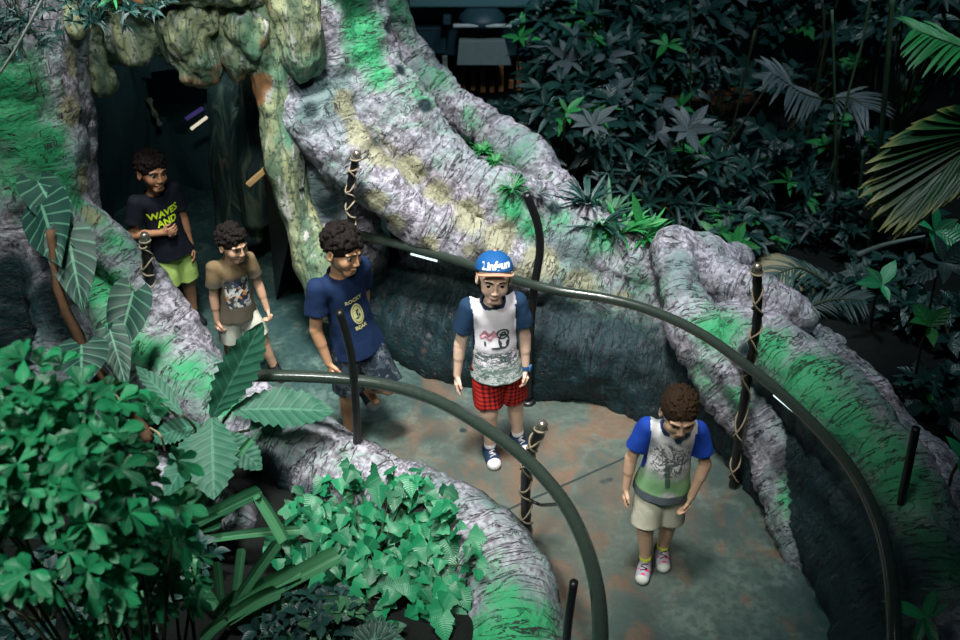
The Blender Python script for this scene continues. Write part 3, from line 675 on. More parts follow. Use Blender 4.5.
def build_person(S, foot, head_dir, label, skin, lip, lean=(0, 0), yaw_sh=0., head=(0, 0, 0), arms=None, legs=None, feet=None, hands=None, support='R', loc_z=0.,
                 shirt=None, shorts=None, shoe=None, hairstyle='curly', hairmat=None, sleeve_mat=None, rib_mat=None, sock=None, short_len=.86, sleeve=.62, hem=-.055, belly=1., smile=0.):
    q = S/1.2
    f = unit((*head_dir, 0)); r = V(f[1], -f[0], 0); u = V(0, 0, 1)
    W = lambda d: d[0]*r+d[1]*f+d[2]*u
    LT, LS, LU, LF = .265*q, .255*q, .205*q, .175*q
    A = {}; ank = {}
    # legs from pelvis = origin, shift afterwards
    for sd, sg in (('R', 1), ('L', -1)):
        hp = sg*.052*q*r-.01*q*u; kn = hp+LT*unit(W(legs[sd][0])); an = kn+LS*unit(W(legs[sd][1])); A[sd] = [hp, kn, an]
    base = np.array([foot[0], foot[1], .052*q+loc_z])-A[support][2]
    pel = base
    for sd in A: A[sd] = [x+pel for x in A[sd]]
    sp = unit(W((lean[0], lean[1], 1))); rs = unit(r-sp*r.dot(sp)); fs = unit(np.cross(sp, rs))
    if fs.dot(f) < 0: fs = -fs
    cy, sy = math.cos(yaw_sh), math.sin(yaw_sh); rs, fs = rs*cy+fs*sy, fs*cy-rs*sy
    chest = pel+sp*.235*q; nb = pel+sp*.365*q; T = lambda x, y, z: pel+(rs*x+fs*y+sp*z)*q
    sh = {'R': T(.112, -.008, .335), 'L': T(-.112, -.008, .335)}
    AR = {}
    for sd in ('R', 'L'):
        e = sh[sd]+LU*unit(W(arms[sd][0])); w_ = e+LF*unit(W(arms[sd][1])); AR[sd] = [sh[sd], e, w_]
    # head frame: yaw (+ to his left), pitch (+ down), roll
    yw, pt, rl = head
    hf = f*math.cos(yw)-r*math.sin(yw); hr = r*math.cos(yw)+f*math.sin(yw)
    hf, hu = hf*math.cos(pt)-u*math.sin(pt), u*math.cos(pt)+hf*math.sin(pt)
    hr, hu = hr*math.cos(rl)+hu*math.sin(rl), hu*math.cos(rl)-hr*math.sin(rl)
    hs = q*1.02*(1.2/S)**.35
    hc = nb+unit(sp*1.+f*(.25+pt*.45))*.055*q+hu*.085*hs+hf*.012*hs
    H = lambda x, y, z: hc+(hr*x+hf*y+hu*z)*hs
    MH = np.stack([hr, hf, hu], 1)
    allp = np.array([p for k in A for p in A[k]]+[p for k in AR for p in AR[k]]+[hc, pel])
    lo, hi = allp.min(0)-.17, allp.max(0)+.17; lo[2] = max(lo[2], loc_z-.02)
    g = Grid(lo, hi, .0036)
    K = .018*q
    # torso
    g.add(cone(T(0, 0, .0), T(0, .004, .13), .088*q, .082*q, fs, .72), .03); g.add(cone(T(0, .004, .12), T(0, -.002, .27), .082*q, .092*q, fs, .70), .03)
    g.add(cone(T(.085, -.005, .318), T(-.085, -.005, .318), .040*q, .040*q), .03)
    g.add(cone(T(0, -.008, .33), H(0, -.012, -.06), .038*q, .036*q), .02)
    for sd, sg in (('R', 1), ('L', -1)):
        hp, kn, an = A[sd]; g.add(cone(hp, kn, .062*q, .043*q), .02); mid = kn+(an-kn)*.3-unit(np.cross(r, an-kn))*0
        back = -unit(f+0*u); g.add(cone(kn, an, .040*q, .025*q), .015); g.add(cone(kn+(an-kn)*.18+back*.012*q, kn+(an-kn)*.5+back*.008*q, .036*q, .03*q), .02)
        a0, e, w_ = AR[sd]; g.add(cone(a0, e, .036*q, .027*q), .02); g.add(cone(e, w_, .0275*q, .0185*q), .01); g.add(cone(e+(w_-e)*.15, e+(w_-e)*.4, .0272*q, .025*q), .01)
        fd = unit(W((*feet[sd], 0))); g.add(cone(an, an+fd*.09*q-u*.03*q, .026*q, .02*q), .015)
        # hand: palm + four fingers + thumb
        d = unit(w_-e); hd = (hands or {}).get(sd, {}); pn = W(hd.get('palm', (-sg, 0, 0))); pn = unit(pn-d*pn.dot(d)); side = unit(np.cross(d, pn))
        if side.dot(f)*1. < 0: side = -side          # side = thumb side (forwards when hanging)
        if hd.get('thumb') is not None:
            th = W(hd['thumb']); side = unit(th-d*th.dot(d)-pn*th.dot(pn))
        curl = hd.get('curl', .35); X = lambda a, b, c: w_+(d*a+side*b+pn*c)*q
        g.add(cone(X(.012, 0, 0), X(.045, 0, 0), .020*q, .027*q, pn, .45), .01)
        for i, (b, L) in enumerate(((.023, .9), (.008, 1.), (-.007, .95), (-.021, .75))):
            k0 = X(.050, b, 0); fd1 = unit(d*math.cos(curl)+pn*math.sin(curl)+side*b*4.5); k1 = k0+fd1*.026*L*q
            fd2 = unit(d*math.cos(curl*2.4)+pn*math.sin(curl*2.4)+side*b*4.5); k2 = k1+fd2*.028*L*q
            g.add(cone(k0-fd1*.012*q, k1, .0078*q, .0070*q), .003); g.add(cone(k1, k2, .0070*q, .0058*q), .002)
        t0 = X(.012, .014, .004); t1 = t0+unit(d*.7+side*.8+pn*.3)*.030*q; t2 = t1+unit(d*1.+side*.25+pn*.4)*.022*q
        g.add(cone(t0, t1, .0105*q, .0085*q), .006); g.add(cone(t1, t2, .008*q, .0065*q), .002)
    # head
    a = hs
    g.add(ell(H(0, -.012, .022), (.0735*a, .088*a, .082*a), MH), .012); g.add(ell(H(0, .014, -.028), (.056*a, .068*a, .066*a), MH), .02)
    g.add(cone(H(-.014, .058, -.083), H(.014, .058, -.083), .019*a, .019*a), .014)
    for sx in (-1, 1):
        g.add(ell(H(sx*.034, .050, -.028), (.025*a, .026*a, .028*a), MH), .014); g.add(cone(H(sx*.012, .078, .022), H(sx*.044, .064, .022), .007*a, .007*a), .010)
        g.sub(ell(H(sx*.030, .085, .003), (.016*a, .013*a, .011*a), MH), .008)
        g.add(ell(H(sx*.075, -.006, -.010), (.009*a, .018*a, .029*a), MH), .006); g.sub(ell(H(sx*.083, .0, -.008), (.006*a, .009*a, .016*a), MH), .004)
    g.add(cone(H(0, .078, .008), H(0, .091, -.026), .007*a, .0100*a), .008)
    for sx in (-1, 1): g.add(ell(H(sx*.010, .088, -.030), (.008*a,)*3), .004)
    z1 = -.060+.004*smile
    g.add(cone(H(-.018-.004*smile, .074, -.056+.005*smile), H(0, .083, -.057), .0052*a, .0066*a), .004); g.add(cone(H(.018+.004*smile, .074, -.056+.005*smile), H(0, .083, -.057), .0052*a, .0066*a), .004)
    g.add(cone(H(-.012, .076, -.067), H(.012, .076, -.067), .0066*a, .0066*a), .004)
    g.sub(cone(H(-.020, .082, -.0615+.004*smile), H(0, .0905, -.062), .0018*a, .0022*a), .002); g.sub(cone(H(.020, .082, -.0615+.004*smile), H(0, .0905, -.062), .0018*a, .0022*a), .002)
    P, F = g.mesh(); hp_ = (P-hc)@MH/hs; cen = hp_[F].mean(1)
    lipm = (np.abs(cen[:, 0]) < .021) & (cen[:, 1] > .062) & (np.abs(cen[:, 2]+.0615) < .0085-.18*np.abs(cen[:, 0]))
    root = obj('person', P, F, [skin, lip], origin=V(foot[0], foot[1], loc_z), matidx=lipm.astype(int))
    tag(root, label, 'person')
    for sx in (-1, 1):
        c = H(sx*.030, .0645, .002); Pp, Ff = lathe([(.0122*math.cos(x)*a, .0122*math.sin(x)*a) for x in np.linspace(-1.5, 1.5, 14)], 16, c, hf)
        n = np.array([np.mean([Pp[i] for i in f_], 0) for f_ in Ff]); obj('eye', Pp, Ff, [M_eye, M_iris], root, matidx=((n-c)@hf > .0092*a).astype(int))
        Pp, Ff = tube(smooth_path([H(sx*.014, .0870, .0265), H(sx*.030, .0835, .0300), H(sx*.046, .072, .0235)], 4), np.array([.0022, .003, .003, .003, .003, .0027, .0024, .002, .0015])*a, 6); obj('eyebrow', Pp, Ff, hairmat, root)
    # hair
    if hairstyle:
        gh = Grid(hc-.17*a/q*q, hc+.17*a, .0036)
        def cutf(prim): return clip(prim, (H(0, .074, .052), unit(hf*1.0-hu*.42)), (H(0, 0, -.062), -hu+hf*.02))
        if hairstyle == 'cap': gh.add(clip(ell(H(0, -.022, .004), (.078*a, .088*a, .085*a), MH), (H(0, .048, .0), unit(hf-hu*.3)), (H(0, 0, -.052), -hu)), .004)
        else:
            big = 1. if hairstyle == 'short' else 1.0
            gh.add(cutf(ell(H(0, -.016, .030), (.079*a, .093*a, .083*a), MH)), .005)
            gh.sub(ell(H(0, .10, -.035), (.069*a, .075*a, .082*a), MH), .008)
            rn = np.random.RandomState(int(S*1000)); nb_ = 260 if hairstyle == 'curly' else 200
            for i in range(nb_):
                v = rn.normal(size=3); v /= np.linalg.norm(v)
                if v[2] < -.45 or (v[1] > .45 and v[2] < .22) or (v[1] > .25 and v[2] < -.0): continue
                rr = rn.uniform(.008, .015)*a if hairstyle == 'curly' else rn.uniform(.004, .007)*a
                c = H(v[0]*.079, v[1]*.093-.016, v[2]*.084+.030)+hu*(.004*a if v[2] > .4 else 0)
                gh.add(ell(c, (rr,)*3), .004)
            for sx in (-1, 1): gh.sub(ell(H(sx*.086, .004, -.012), (.016*a, .022*a, .028*a), MH), .004)
        P, F = gh.mesh(); obj('hair', P, F, hairmat, root)
    # shirt
    tcf = lambda P: np.stack([(P-pel)@rs, (P-pel)@fs, (P-pel)@sp], 1)/q
    gs = Grid(T(0, 0, .16)-.30*q, T(0, 0, .16)+.30*q, .0042)
    wr = .0045
    gs.add(rough(clip(cone(T(0, 0, -.09), T(0, .004, .12), .140*q*belly, .098*q*belly, fs, .84), (T(0, 0, hem), -sp)), wr, 26, 1, (1, 1, .5)), .02)
    gs.add(rough(cone(T(0, .004, .12), T(0, -.002, .27), .097*q*belly, .103*q, fs, .72), wr, 26, 1, (1, 1, .5)), .03)
    gs.add(cone(T(.078, -.005, .318), T(-.078, -.005, .318), .050*q, .050*q), .025)
    gs.add(cone(T(0, -.008, .325), T(0, -.004, .362), .062*q, .050*q), .02)
    for sd in ('R', 'L'):
        a0, e, w_ = AR[sd]; d = unit(e-a0); end = a0+(e-a0)*sleeve
        gs.add(rough(clip(cone(a0, end+d*.05*q, .049*q, .056*q), (end, d)), .004, 24, 3), .012)
    gs.sub(cone(T(0, .004, .372), T(0, .01, .46), .047*q, .062*q), .004); gs.cut(T(0, 0, hem), -sp)
    P, F = gs.mesh(); tc = tcf(P); mi = np.zeros(len(F), int)
    cen = P[F].mean(1); ct = tcf(cen)
    keep = np.ones(len(F), bool); sl = {}
    if sleeve_mat:
        for sd, sg in (('R', 1), ('L', -1)):
            m = (sg*ct[:, 0] > .098+.16*np.maximum(0, .30-ct[:, 2])*0) & (((cen-AR[sd][0])@unit(AR[sd][1]-AR[sd][0]) > -.02*q) | (sg*ct[:, 0] > .105))
            dd, _, _ = cone(AR[sd][0], AR[sd][1], .05*q, .056*q); m &= dd(cen) < .016*q; sl[sd] = m; keep &= ~m
    def sub(P, F, m):
        u_, inv = np.unique(F[m], return_inverse=True); return P[u_], inv.reshape(-1, F.shape[1]), u_
    if rib_mat is not None:
        nd = np.linalg.norm((ct-V(0, .002, 0))[:, :2], axis=1); mi[(ct[:, 2] > .345) & (nd < .062)] = 1
    Ps, Fs, us = sub(P, F, keep)
    so = obj('shirt', Ps, Fs, [shirt, rib_mat or shirt], root, attrs={'tc': tc[us]}, matidx=mi[keep])
    for sd in sl:
        Ps, Fs, us = sub(P, F, sl[sd]); 
        if len(Fs): obj('sleeve', Ps, Fs, sleeve_mat, so, attrs={'tc': tc[us]})
    # shorts
    pts = np.array([pel, A['R'][1], A['L'][1]]); gp = Grid(pts.min(0)-.13*q, pts.max(0)+.16*q, .0042)
    gp.add(rough(cone(T(0, 0, -.02), T(0, 0, .05), .092*q, .090*q, fs, .80), .003, 20, 2), .02)
    for sd, sg in (('R', 1), ('L', -1)):
        hp, kn, an = A[sd]; d = unit(kn-hp); end = hp+(kn-hp)*short_len; h0 = hp-sg*.006*q*r-u*.012*q
        gp.add(rough(clip(cone(h0, end+d*.06*q, .078*q, .074*q), (end, d)), .005, 20, 5+sg, (1, 1, .6)), .014)
    gp.cut(T(0, 0, .0), sp)
    tl = lambda P: np.stack([(P-pel)@r, (P-pel)@f, (P-pel)[:, 2]], 1)/q
    add_part('shorts', gp, shorts, root, tl)
    # shoes
    for sd, sg in (('R', 1), ('L', -1)):
        hp, kn, an = A[sd]; fd = unit(W((*feet[sd], 0))); lift = an[2]-.052*q-loc_z; tilt = 0. if lift < .02 else .5
        fd3 = unit(fd-u*tilt*min(1, lift/.06)); su = unit(u-fd3*u.dot(fd3)); ss = np.cross(fd3, su)
        bz = an-su*.052*q; Y_ = lambda a_, b, c: bz+(fd3*a_+ss*b+su*c)*q
        gf = Grid(Y_(.03, 0, .04)-.14*q, Y_(.03, 0, .04)+.14*q, .0036); gf.add(cone(Y_(-.028, 0, .028), Y_(.085, 0, .020), .034*q, .036*q, su, .9), .01)
        gf.add(cone(Y_(-.012, 0, .045), Y_(.0, 0, .062), .034*q, .032*q), .015); gf.add(cone(Y_(.0, 0, .045), Y_(.07, 0, .022), .030*q, .028*q), .012)
        gf.cut(Y_(0, 0, .0), -su); gf.cut(Y_(-.02, 0, .078), unit(su-fd3*.3)); P, F = gf.mesh(); cz = (P[F].mean(1)-bz)@su/q; cx = (P[F].mean(1)-bz)@fd3/q
        um = cz > .014; Ps, Fs, us = sub(P, F, um)
        tcs = np.stack([(Ps-bz)@fd3, (Ps-bz)@ss, (Ps-bz)@su], 1)/q
        s_o = obj('shoe', Ps, Fs, shoe[0], root, attrs={'tc': tcs}); Ps, Fs, us = sub(P, F, ~um); obj('sole', Ps, Fs, shoe[1], s_o)
        tr = BVHTree.FromPolygons([tuple(x) for x in P], [tuple(map(int, x)) for x in F]); L = []
        for i, x in enumerate((.022, .036, .050, .062)):
            pp = []
            for b in np.linspace(-.016, .016, 5):
                o_ = Y_(x+(.005 if i % 2 else -.003)*b/.016, b, .12); h_ = tr.ray_cast(Vector(o_), Vector(-su))
                if h_[0]: pp.append(np.array(h_[0])+su*.002)
            if len(pp) > 2: L.append(tube(pp, .0028*q, 5))
        if L: Pp, Ff = merge(L); obj('laces', Pp, Ff, shoe[2], s_o)
        if sock is not None:
            d = unit(kn-an); Pp, Ff = tube([an-d*.02, an+d*.02*q, an+d*.045*q], np.array([.031, .030, .031])*q, 16); obj('sock', Pp, Ff, sock, root)
    so_tree = BVHTree.FromPolygons([tuple(x) for x in P] if False else [tuple(v.co+so.data.vertices[0].co*0) for v in so.data.vertices], [tuple(p.vertices) for p in so.data.polygons])
    org = ORG[so.name]
    def decal(name, P2, F2, mat, par=so, off=.0025):
        out = []
        for x, z in P2:
            o_ = T(x, .3, z)-org; h_ = so_tree.ray_cast(Vector(o_), Vector(-fs)); out.append(np.array(h_[0])+fs*off+org if h_[0] else T(x, .07, z))
        return obj(name, np.array(out), F2, mat, par)
    return dict(root=root, shirt=so, T=T, H=H, hs=hs, hf=hf, hu=hu, hr=hr, q=q, AR=AR, decal=decal, hc=hc, MH=MH, W=W)

def text2d(s, size, x=0., z=0., rot=0., bold=0., shear=0.):
    cu = bpy.data.curves.new('t', 'FONT'); cu.body = s; cu.size = size; cu.align_x = 'CENTER'; cu.offset = bold; cu.resolution_u = 2; cu.shear = shear
    o = bpy.data.objects.new('t', cu); me = o.to_mesh(); P = np.array([v.co[:] for v in me.vertices]); F = [list(p.vertices) for p in me.polygons]
    o.to_mesh_clear(); bpy.data.objects.remove(o); bpy.data.curves.remove(cu)
    c, s_ = math.cos(rot), math.sin(rot); x0 = -P[:, 0]        # mirrored: T's x runs to his right, which is the viewer's left
    X = P[:, 0]*c-P[:, 1]*s_; Z = P[:, 0]*s_+P[:, 1]*c
    return np.stack([x-X, z+Z], 1), [f[::-1] for f in F]
def disc2d(cx, cz, rx, rz, n=24, ri=0., m=3):
    P = [(cx+rx*t*math.cos(2*PI*i/n), cz+rz*t*math.sin(2*PI*i/n)) for t in np.linspace(max(ri, .02), 1, m) for i in range(n)]
    F = [[j*n+i, j*n+(i+1) % n, (j+1)*n+(i+1) % n, (j+1)*n+i] for j in range(m-1) for i in range(n)]
    if ri == 0: F.append(list(range(n)))
    return np.array(P), F
sk = dict(A=skin_mat('skin_a', (.40, .20, .11)), B=skin_mat('skin_b', (.56, .34, .23)), C=skin_mat('skin_c', (.50, .28, .16)), D=skin_mat('skin_d', (.78, .55, .42)), E=skin_mat('skin_e', (.68, .44, .30)))
lip = skin_mat('lips', (.42, .20, .15))
DN = (0, 0, -1)
# --- prints
def p_navy(t, tc): return t.mix(t.noise(tc, 10, 2), (.006, .018, .06), (.010, .028, .085))
def p_black(t, tc): return t.mix(t.noise(tc, 10, 2), (.004, .006, .012), (.008, .012, .02))
def p_brown(t, tc):
    x, y, z = t.sep(tc); v = t.n('ShaderNodeTexVoronoi'); t.set(v.inputs['Vector'], tc); v.inputs['Scale'].default_value = 42
    n = t.noise(tc, 30, 4, 1.); hu_ = t.ramp(t.sep(v.outputs['Color'])[0], [(0, (.02, .03, .05)), (.3, (.03, .07, .16)), (.42, (.45, .45, .42)), (.62, (.05, .06, .06)), (.75, (.50, .20, .04)), (.84, (.42, .42, .40))], 'CONSTANT')
    hu_ = t.mix(t.step(n, .52, .6), hu_, (.05, .055, .05))
    m = t.math('MULTIPLY', t.step(t.math('ADD', z, t.math('MULTIPLY', n, .05)), .30, .265), t.step(z, .045, .075)); m = t.math('MULTIPLY', m, t.step(y, 0, .02))
    m = t.math('MULTIPLY', m, t.step(t.math('ABSOLUTE', x), .085, .07))
    c = t.mix(t.step(z, .30, .24), (.21, .15, .08), (.085, .075, .055)); return t.mix(m, c, hu_)
def p_white(t, tc):
    x, y, z = t.sep(tc); n = t.noise(t.scale(tc, (1, 1, 1.7)), 19, 5, 1.6); n2 = t.noise(t.scale(tc, (.6, 1, 2.6)), 16, 4, 1.)
    ink = t.math('MAXIMUM', t.step(t.math('ABSOLUTE', t.math('SUBTRACT', n, .5)), .035, .02), t.math('MULTIPLY', t.step(n2, .50, .56), .85))
    m = t.math('MULTIPLY', t.step(t.math('ADD', z, t.math('MULTIPLY', n, .05)), .165, .13), t.step(y, -.02, .02))
    c = t.mix(t.math('MULTIPLY', ink, m), (.78, .76, .82), (.03, .07, .07)); c = t.mix(t.math('MULTIPLY', t.step(z, .07, .02), .45), c, (.22, .34, .28)); return c
def p_tree(t, tc):
    x, y, z = t.sep(tc); n = t.noise(t.scale(tc, (1., 1, 1.)), 13, 6, 2.2); b = t.noise(tc, 8, 3)
    dst = t.n('ShaderNodeVectorMath', operation='LENGTH'); cc = t.comb(t.math('MULTIPLY', x, 1.1), 0., t.math('SUBTRACT', z, .21)); t.set(dst.inputs[0], cc); rr = dst.outputs['Value']
    ink = t.step(t.math('ABSOLUTE', t.math('SUBTRACT', n, .5)), .055, .03); ink = t.math('MULTIPLY', ink, t.step(rr, .12, .085))
    trunk = t.math('MULTIPLY', t.step(t.math('ABSOLUTE', t.math('ADD', x, t.math('MULTIPLY', t.math('SUBTRACT', b, .5), .04))), .014, .009), t.math('MULTIPLY', t.step(z, .20, .18), t.step(z, .04, .06)))
    c = t.mix(t.step(b, .35, .7), (.74, .74, .76), (.40, .43, .46))
    g_ = t.math('MULTIPLY', t.step(z, .19, .04), t.step(t.math('ADD', b, t.math('MULTIPLY', t.math('ABSOLUTE', x), 2.2)), .5, .62)); c = t.mix(t.math('MULTIPLY', g_, .85), c, (.20, .48, .18))
    c = t.mix(t.math('MULTIPLY', ink, .85), c, (.03, .05, .06)); c = t.mix(t.math('MULTIPLY', trunk, .9), c, (.05, .10, .07)); c = t.mix(t.step(z, -.002, -.012), c, (.10, .13, .15))
    return t.mix(t.step(y, .01, -.02), c, (.30, .34, .36))
def p_plaid(t, tc):
    x, y, z = t.sep(tc); s = lambda v, k, o=0.: t.step(t.math('SINE', t.math('ADD', t.math('MULTIPLY', v, k), o)), .1, .5)
    a = s(t.math('ADD', x, t.math('MULTIPLY', y, .7)), 250); b = s(z, 260); m = t.math('ADD', t.math('MULTIPLY', a, .5), t.math('MULTIPLY', b, .5))
    return t.ramp(m, [(0, (.52, .028, .018)), (.5, (.21, .010, .012)), (1, (.03, .004, .006))])
def p_camo(t, tc):
    n = t.noise(tc, 22, 3, 1.); n2 = t.noise(tc, 30, 3, .5); c = t.mix(t.step(n, .48, .53), (.010, .018, .028), (.035, .055, .07)); return t.mix(t.step(n2, .57, .6), c, (.085, .105, .12))
def p_shoe(c, c2, toe, t0=.082):
    def fn(t, tc):
        x, y, z = t.sep(tc); k = t.mix(t.step(t.noise(tc, 30, 2), .5, .56), c, c2); return t.mix(t.step(x, t0-.006, t0), k, toe)
    return fn
def p_sport(t, tc):
    x, y, z = t.sep(tc); n = t.noise(tc, 34, 2, .5); k = t.mix(t.step(x, .0, .03), (.02, .02, .03), (.36, .36, .42)); k = t.mix(t.math('MULTIPLY', t.step(n, .5, .54), t.step(x, .03, .05)), k, (.62, .06, .18)); return t.mix(t.step(x, .09, .098), k, (.55, .60, .55))
white = simple('rubber_white', (.6, .6, .6), .5); blk = simple('rubber_black', (.01, .01, .012), .5); lime = simple('sock_lime', (.55, .62, .05), .8, bump=.3); sockw = simple('sock_white', (.6, .6, .62), .8)
M_lime_ink = simple('lime_ink', (.55, .75, .03), .7, .2)
kneel = None
def stand(o=0.): return ((.03, o, -1), (0, -.02, -1))

# cap boy
print('people')
fD = atZ(503, 462)
Dp = build_person(1.25, (atZ(490, 458)[0], atZ(490, 456)[1]), (.12, -1), 'boy in a blue cap, white printed shirt with navy sleeves and red plaid shorts', sk['D'], lip,
    lean=(.06, .0), head=(-.05, .04, .06), arms=dict(R=((.22, .02, -1), (.10, .10, -1)), L=((-.22, .0, -1), (-.02, .16, -1))),
    legs=dict(R=((-.05, .12, -1), (-.03, -.06, -1)), L=((-.18, -.10, -1), (-.10, -.12, -1))), feet=dict(R=(-.12, 1), L=(-.28, 1)), support='R', hands=dict(R=dict(curl=.25), L=dict(curl=.5)),
    shirt=cloth('shirt_white_print', p_white), rib_mat=cloth('rib_navy', plain((.012, .035, .075))), sleeve_mat=cloth('sleeve_navy', plain((.012, .038, .085))), shorts=cloth('plaid_red', p_plaid),
    shoe=(cloth('canvas_navy', p_shoe((.012, .03, .075), (.02, .05, .11), (.6, .6, .62))), white, white), sock=sockw, hairstyle='cap', hairmat=M_hair_brown, short_len=.82)
a = Dp['hs']; ct_, st_ = math.cos(.30), math.sin(.30); Dp['hf'], Dp['hu'] = Dp['hf']*ct_+Dp['hu']*st_, Dp['hu']*ct_-Dp['hf']*st_
H = lambda x, y, z: Dp['hc']+(Dp['hr']*x+Dp['hf']*y+Dp['hu']*z)*a
MH = np.stack([Dp['hr'], Dp['hf'], Dp['hu']], 1)
g = Grid(Dp['hc']-.2, Dp['hc']+.2, .0042); g.add(clip(ell(H(0, -.014, .036), (.088*a, .100*a, .088*a), MH), (H(0, .0, .040), unit(-Dp['hu']+Dp['hf']*.10))), .004)
Mcap = simple('cap_blue', (.008, .085, .26), .7, .2, var=.2, sc=50); cp, P, F = add_part('cap', g, Mcap, Dp['root'])
bp_, bf = [], []
for i in range(9):
    for j in range(17):
        rr = i/8; an = PI*(j/16); x = math.cos(an)*(.080+.004*rr); y = .055*math.sin(an)*(1-.0)+.028+rr*.045*math.sin(an)**.6*1.; z = .046+.004*rr-.016*(x/.08)**2
        bp_.append(H(x, y, z))
n = len(bp_); bp2 = [p-Dp['hu']*.006*a for p in bp_]
for i in range(8):
    for j in range(16):
        k = i*17+j; bf += [[k, k+1, k+18, k+17], [n+k+17, n+k+18, n+k+1, n+k]]
for j in range(16): k = 8*17+j; bf.append([k, k+1, n+k+1, n+k])
top = simple('visor_peach', (.62, .30, .20), .7, .2)
obj('visor', bp_+bp2, bf, top, cp)
P2, F2 = text2d('Linfgun', .046, 0, .070, .10, .0016, .2); tr = BVHTree.FromPolygons([tuple(x) for x in P], [tuple(map(int, x)) for x in F]); out = []
for x, z in P2:
    h_ = tr.ray_cast(Vector(H(x*.95, .3, z+.004)), Vector(-Dp['hf']-Dp['hu']*.05)); out.append(np.array(h_[0])+Dp['hf']*.003 if h_[0] else H(x, .07, z))
obj('lettering', out, F2, simple('ink_white', (.75, .75, .75), .7), cp)
g = Grid(H(0, -.014, .124)-.02, H(0, -.014, .124)+.02, .003); g.add(ell(H(0, -.014, .124), (.009, .009, .006)), 0); add_part('button', g, top, cp)
# pink smear and line drawing of a round-eyed bird-like shape
P2, F2 = disc2d(.036, .215, .042, .022); P2[:, 1] += .012*np.sin(P2[:, 0]*150); Dp['decal']('print', P2, F2, simple('ink_pink', (.50, .25, .31), .8))
ink = simple('ink_dark', (.03, .05, .05), .8)
for cx, cz, rx, rz, ri in ((-.030, .218, .032, .027, .70), (-.034, .180, .028, .038, .74), (-.034, .218, .014, .013, .3), (-.020, .216, .007, .007, 0), (-.050, .165, .008, .016, 0), (-.016, .168, .007, .016, 0), (.055, .170, .005, .014, 0), (.0, .148, .03, .006, 0)):
    P2, F2 = disc2d(cx, cz, rx, rz, 20, ri, 2); Dp['decal']('print', P2, F2, ink)
# wristwatch
e, w_ = Dp['AR']['L'][1:]; d = unit(w_-e); c = w_-d*.012; wt = simple('watch_blue', (.02, .10, .26), .4)
P, F = tube([c-d*.011, c+d*.011], .026*Dp['q'], 20, False); wo = obj('wristwatch', P, F, wt, Dp['root'])
s_ = unit(Dp['W']((-1, .6, 0))); M = np.stack([d, np.cross(s_, d), s_], 1); P, F = box(c+s_*.027, (.030, .028, .010), M, .004); obj('watch_case', P, F, simple('watch_face', (.04, .16, .34), .2), wo)

# front boy, head bowed
Ep = build_person(1.12, atZ(661, 556)[:2], (-.10, -1), 'boy walking with head bowed, grey-green tree print shirt with blue sleeves and pale khaki shorts', sk['E'], lip,
    lean=(-.02, .10), head=(.10, .34, .02), arms=dict(R=((.30, -.02, -1), (.06, .15, -1)), L=((-.30, .0, -1), (.34, .42, -1))),
    legs=dict(L=((-.02, -.04, -1), (.03, -.18, -1)), R=((.04, .16, -1), (-.10, -.02, -1))), feet=dict(R=(.2, 1), L=(-.06, 1)), support='L', hands=dict(R=dict(curl=.3), L=dict(curl=.35)),
    shirt=cloth('shirt_tree_print', p_tree), rib_mat=cloth('rib_navy2', plain((.02, .04, .11))), sleeve_mat=cloth('sleeve_blue', plain((.012, .06, .40))), shorts=cloth('khaki_pale', plain((.66, .66, .52))),
    shoe=(cloth('sport_pink', p_sport), white, blk), sock=lime, hairstyle='short', hairmat=M_hair_brown, short_len=.92, belly=1.06)
# boy in navy tee, leaning
Cp = build_person(1.34, atZ(350, 440)[:2], (.62, -.78), 'boy in a navy t-shirt with a pale oval print and dark camouflage shorts', sk['C'], lip,
    lean=(.13, -.04), head=(.25, .22, .10), arms=dict(R=((.16, .02, -1), (-.12, .30, -1)), L=((-.22, -.30, -1), (-.05, -.25, -1))),
    legs=dict(R=((.06, .05, -1), (.03, -.06, -1)), L=((-.10, .50, -.85), (.0, -.85, -.55))), feet=dict(R=(.1, 1), L=(0, 1)), support='R', hands=dict(R=dict(curl=.3)),
    shirt=cloth('tee_navy', p_navy), shorts=cloth('camo_dark', p_camo), shoe=(cloth('shoe_dark', p_shoe((.012, .03, .05), (.03, .06, .09), (.25, .3, .34))), simple('sole_grey', (.3, .34, .36), .6), white),
    hairstyle='curly', hairmat=M_hair_black, short_len=.95, sleeve=.60)
pale = simple('ink_pale_yellow', (.55, .55, .24), .8); nvy = simple('ink_navy', (.01, .03, .08), .8)
P2, F2 = disc2d(-.004, .175, .030, .052, 28); Cp['decal']('print', P2, F2, pale)
P2, F2 = disc2d(-.004, .175, .023, .043, 28, .93, 2); Cp['decal']('print', P2, F2, nvy, off=.0035)
for x, z, rx, rz in ((-.006, .192, .008, .005), (-.002, .178, .004, .014), (.002, .158, .009, .004), (-.012, .168, .004, .009)):
    P2, F2 = disc2d(x, z, rx, rz, 14); Cp['decal']('print', P2, F2, nvy, off=.0035)
for s_, z, sz in (('ROCKY', .238, .026), ('BEAR', .100, .026)): P2, F2 = text2d(s_, sz, -.004, z, 0, .0008); Cp['decal']('lettering', P2, F2, pale)
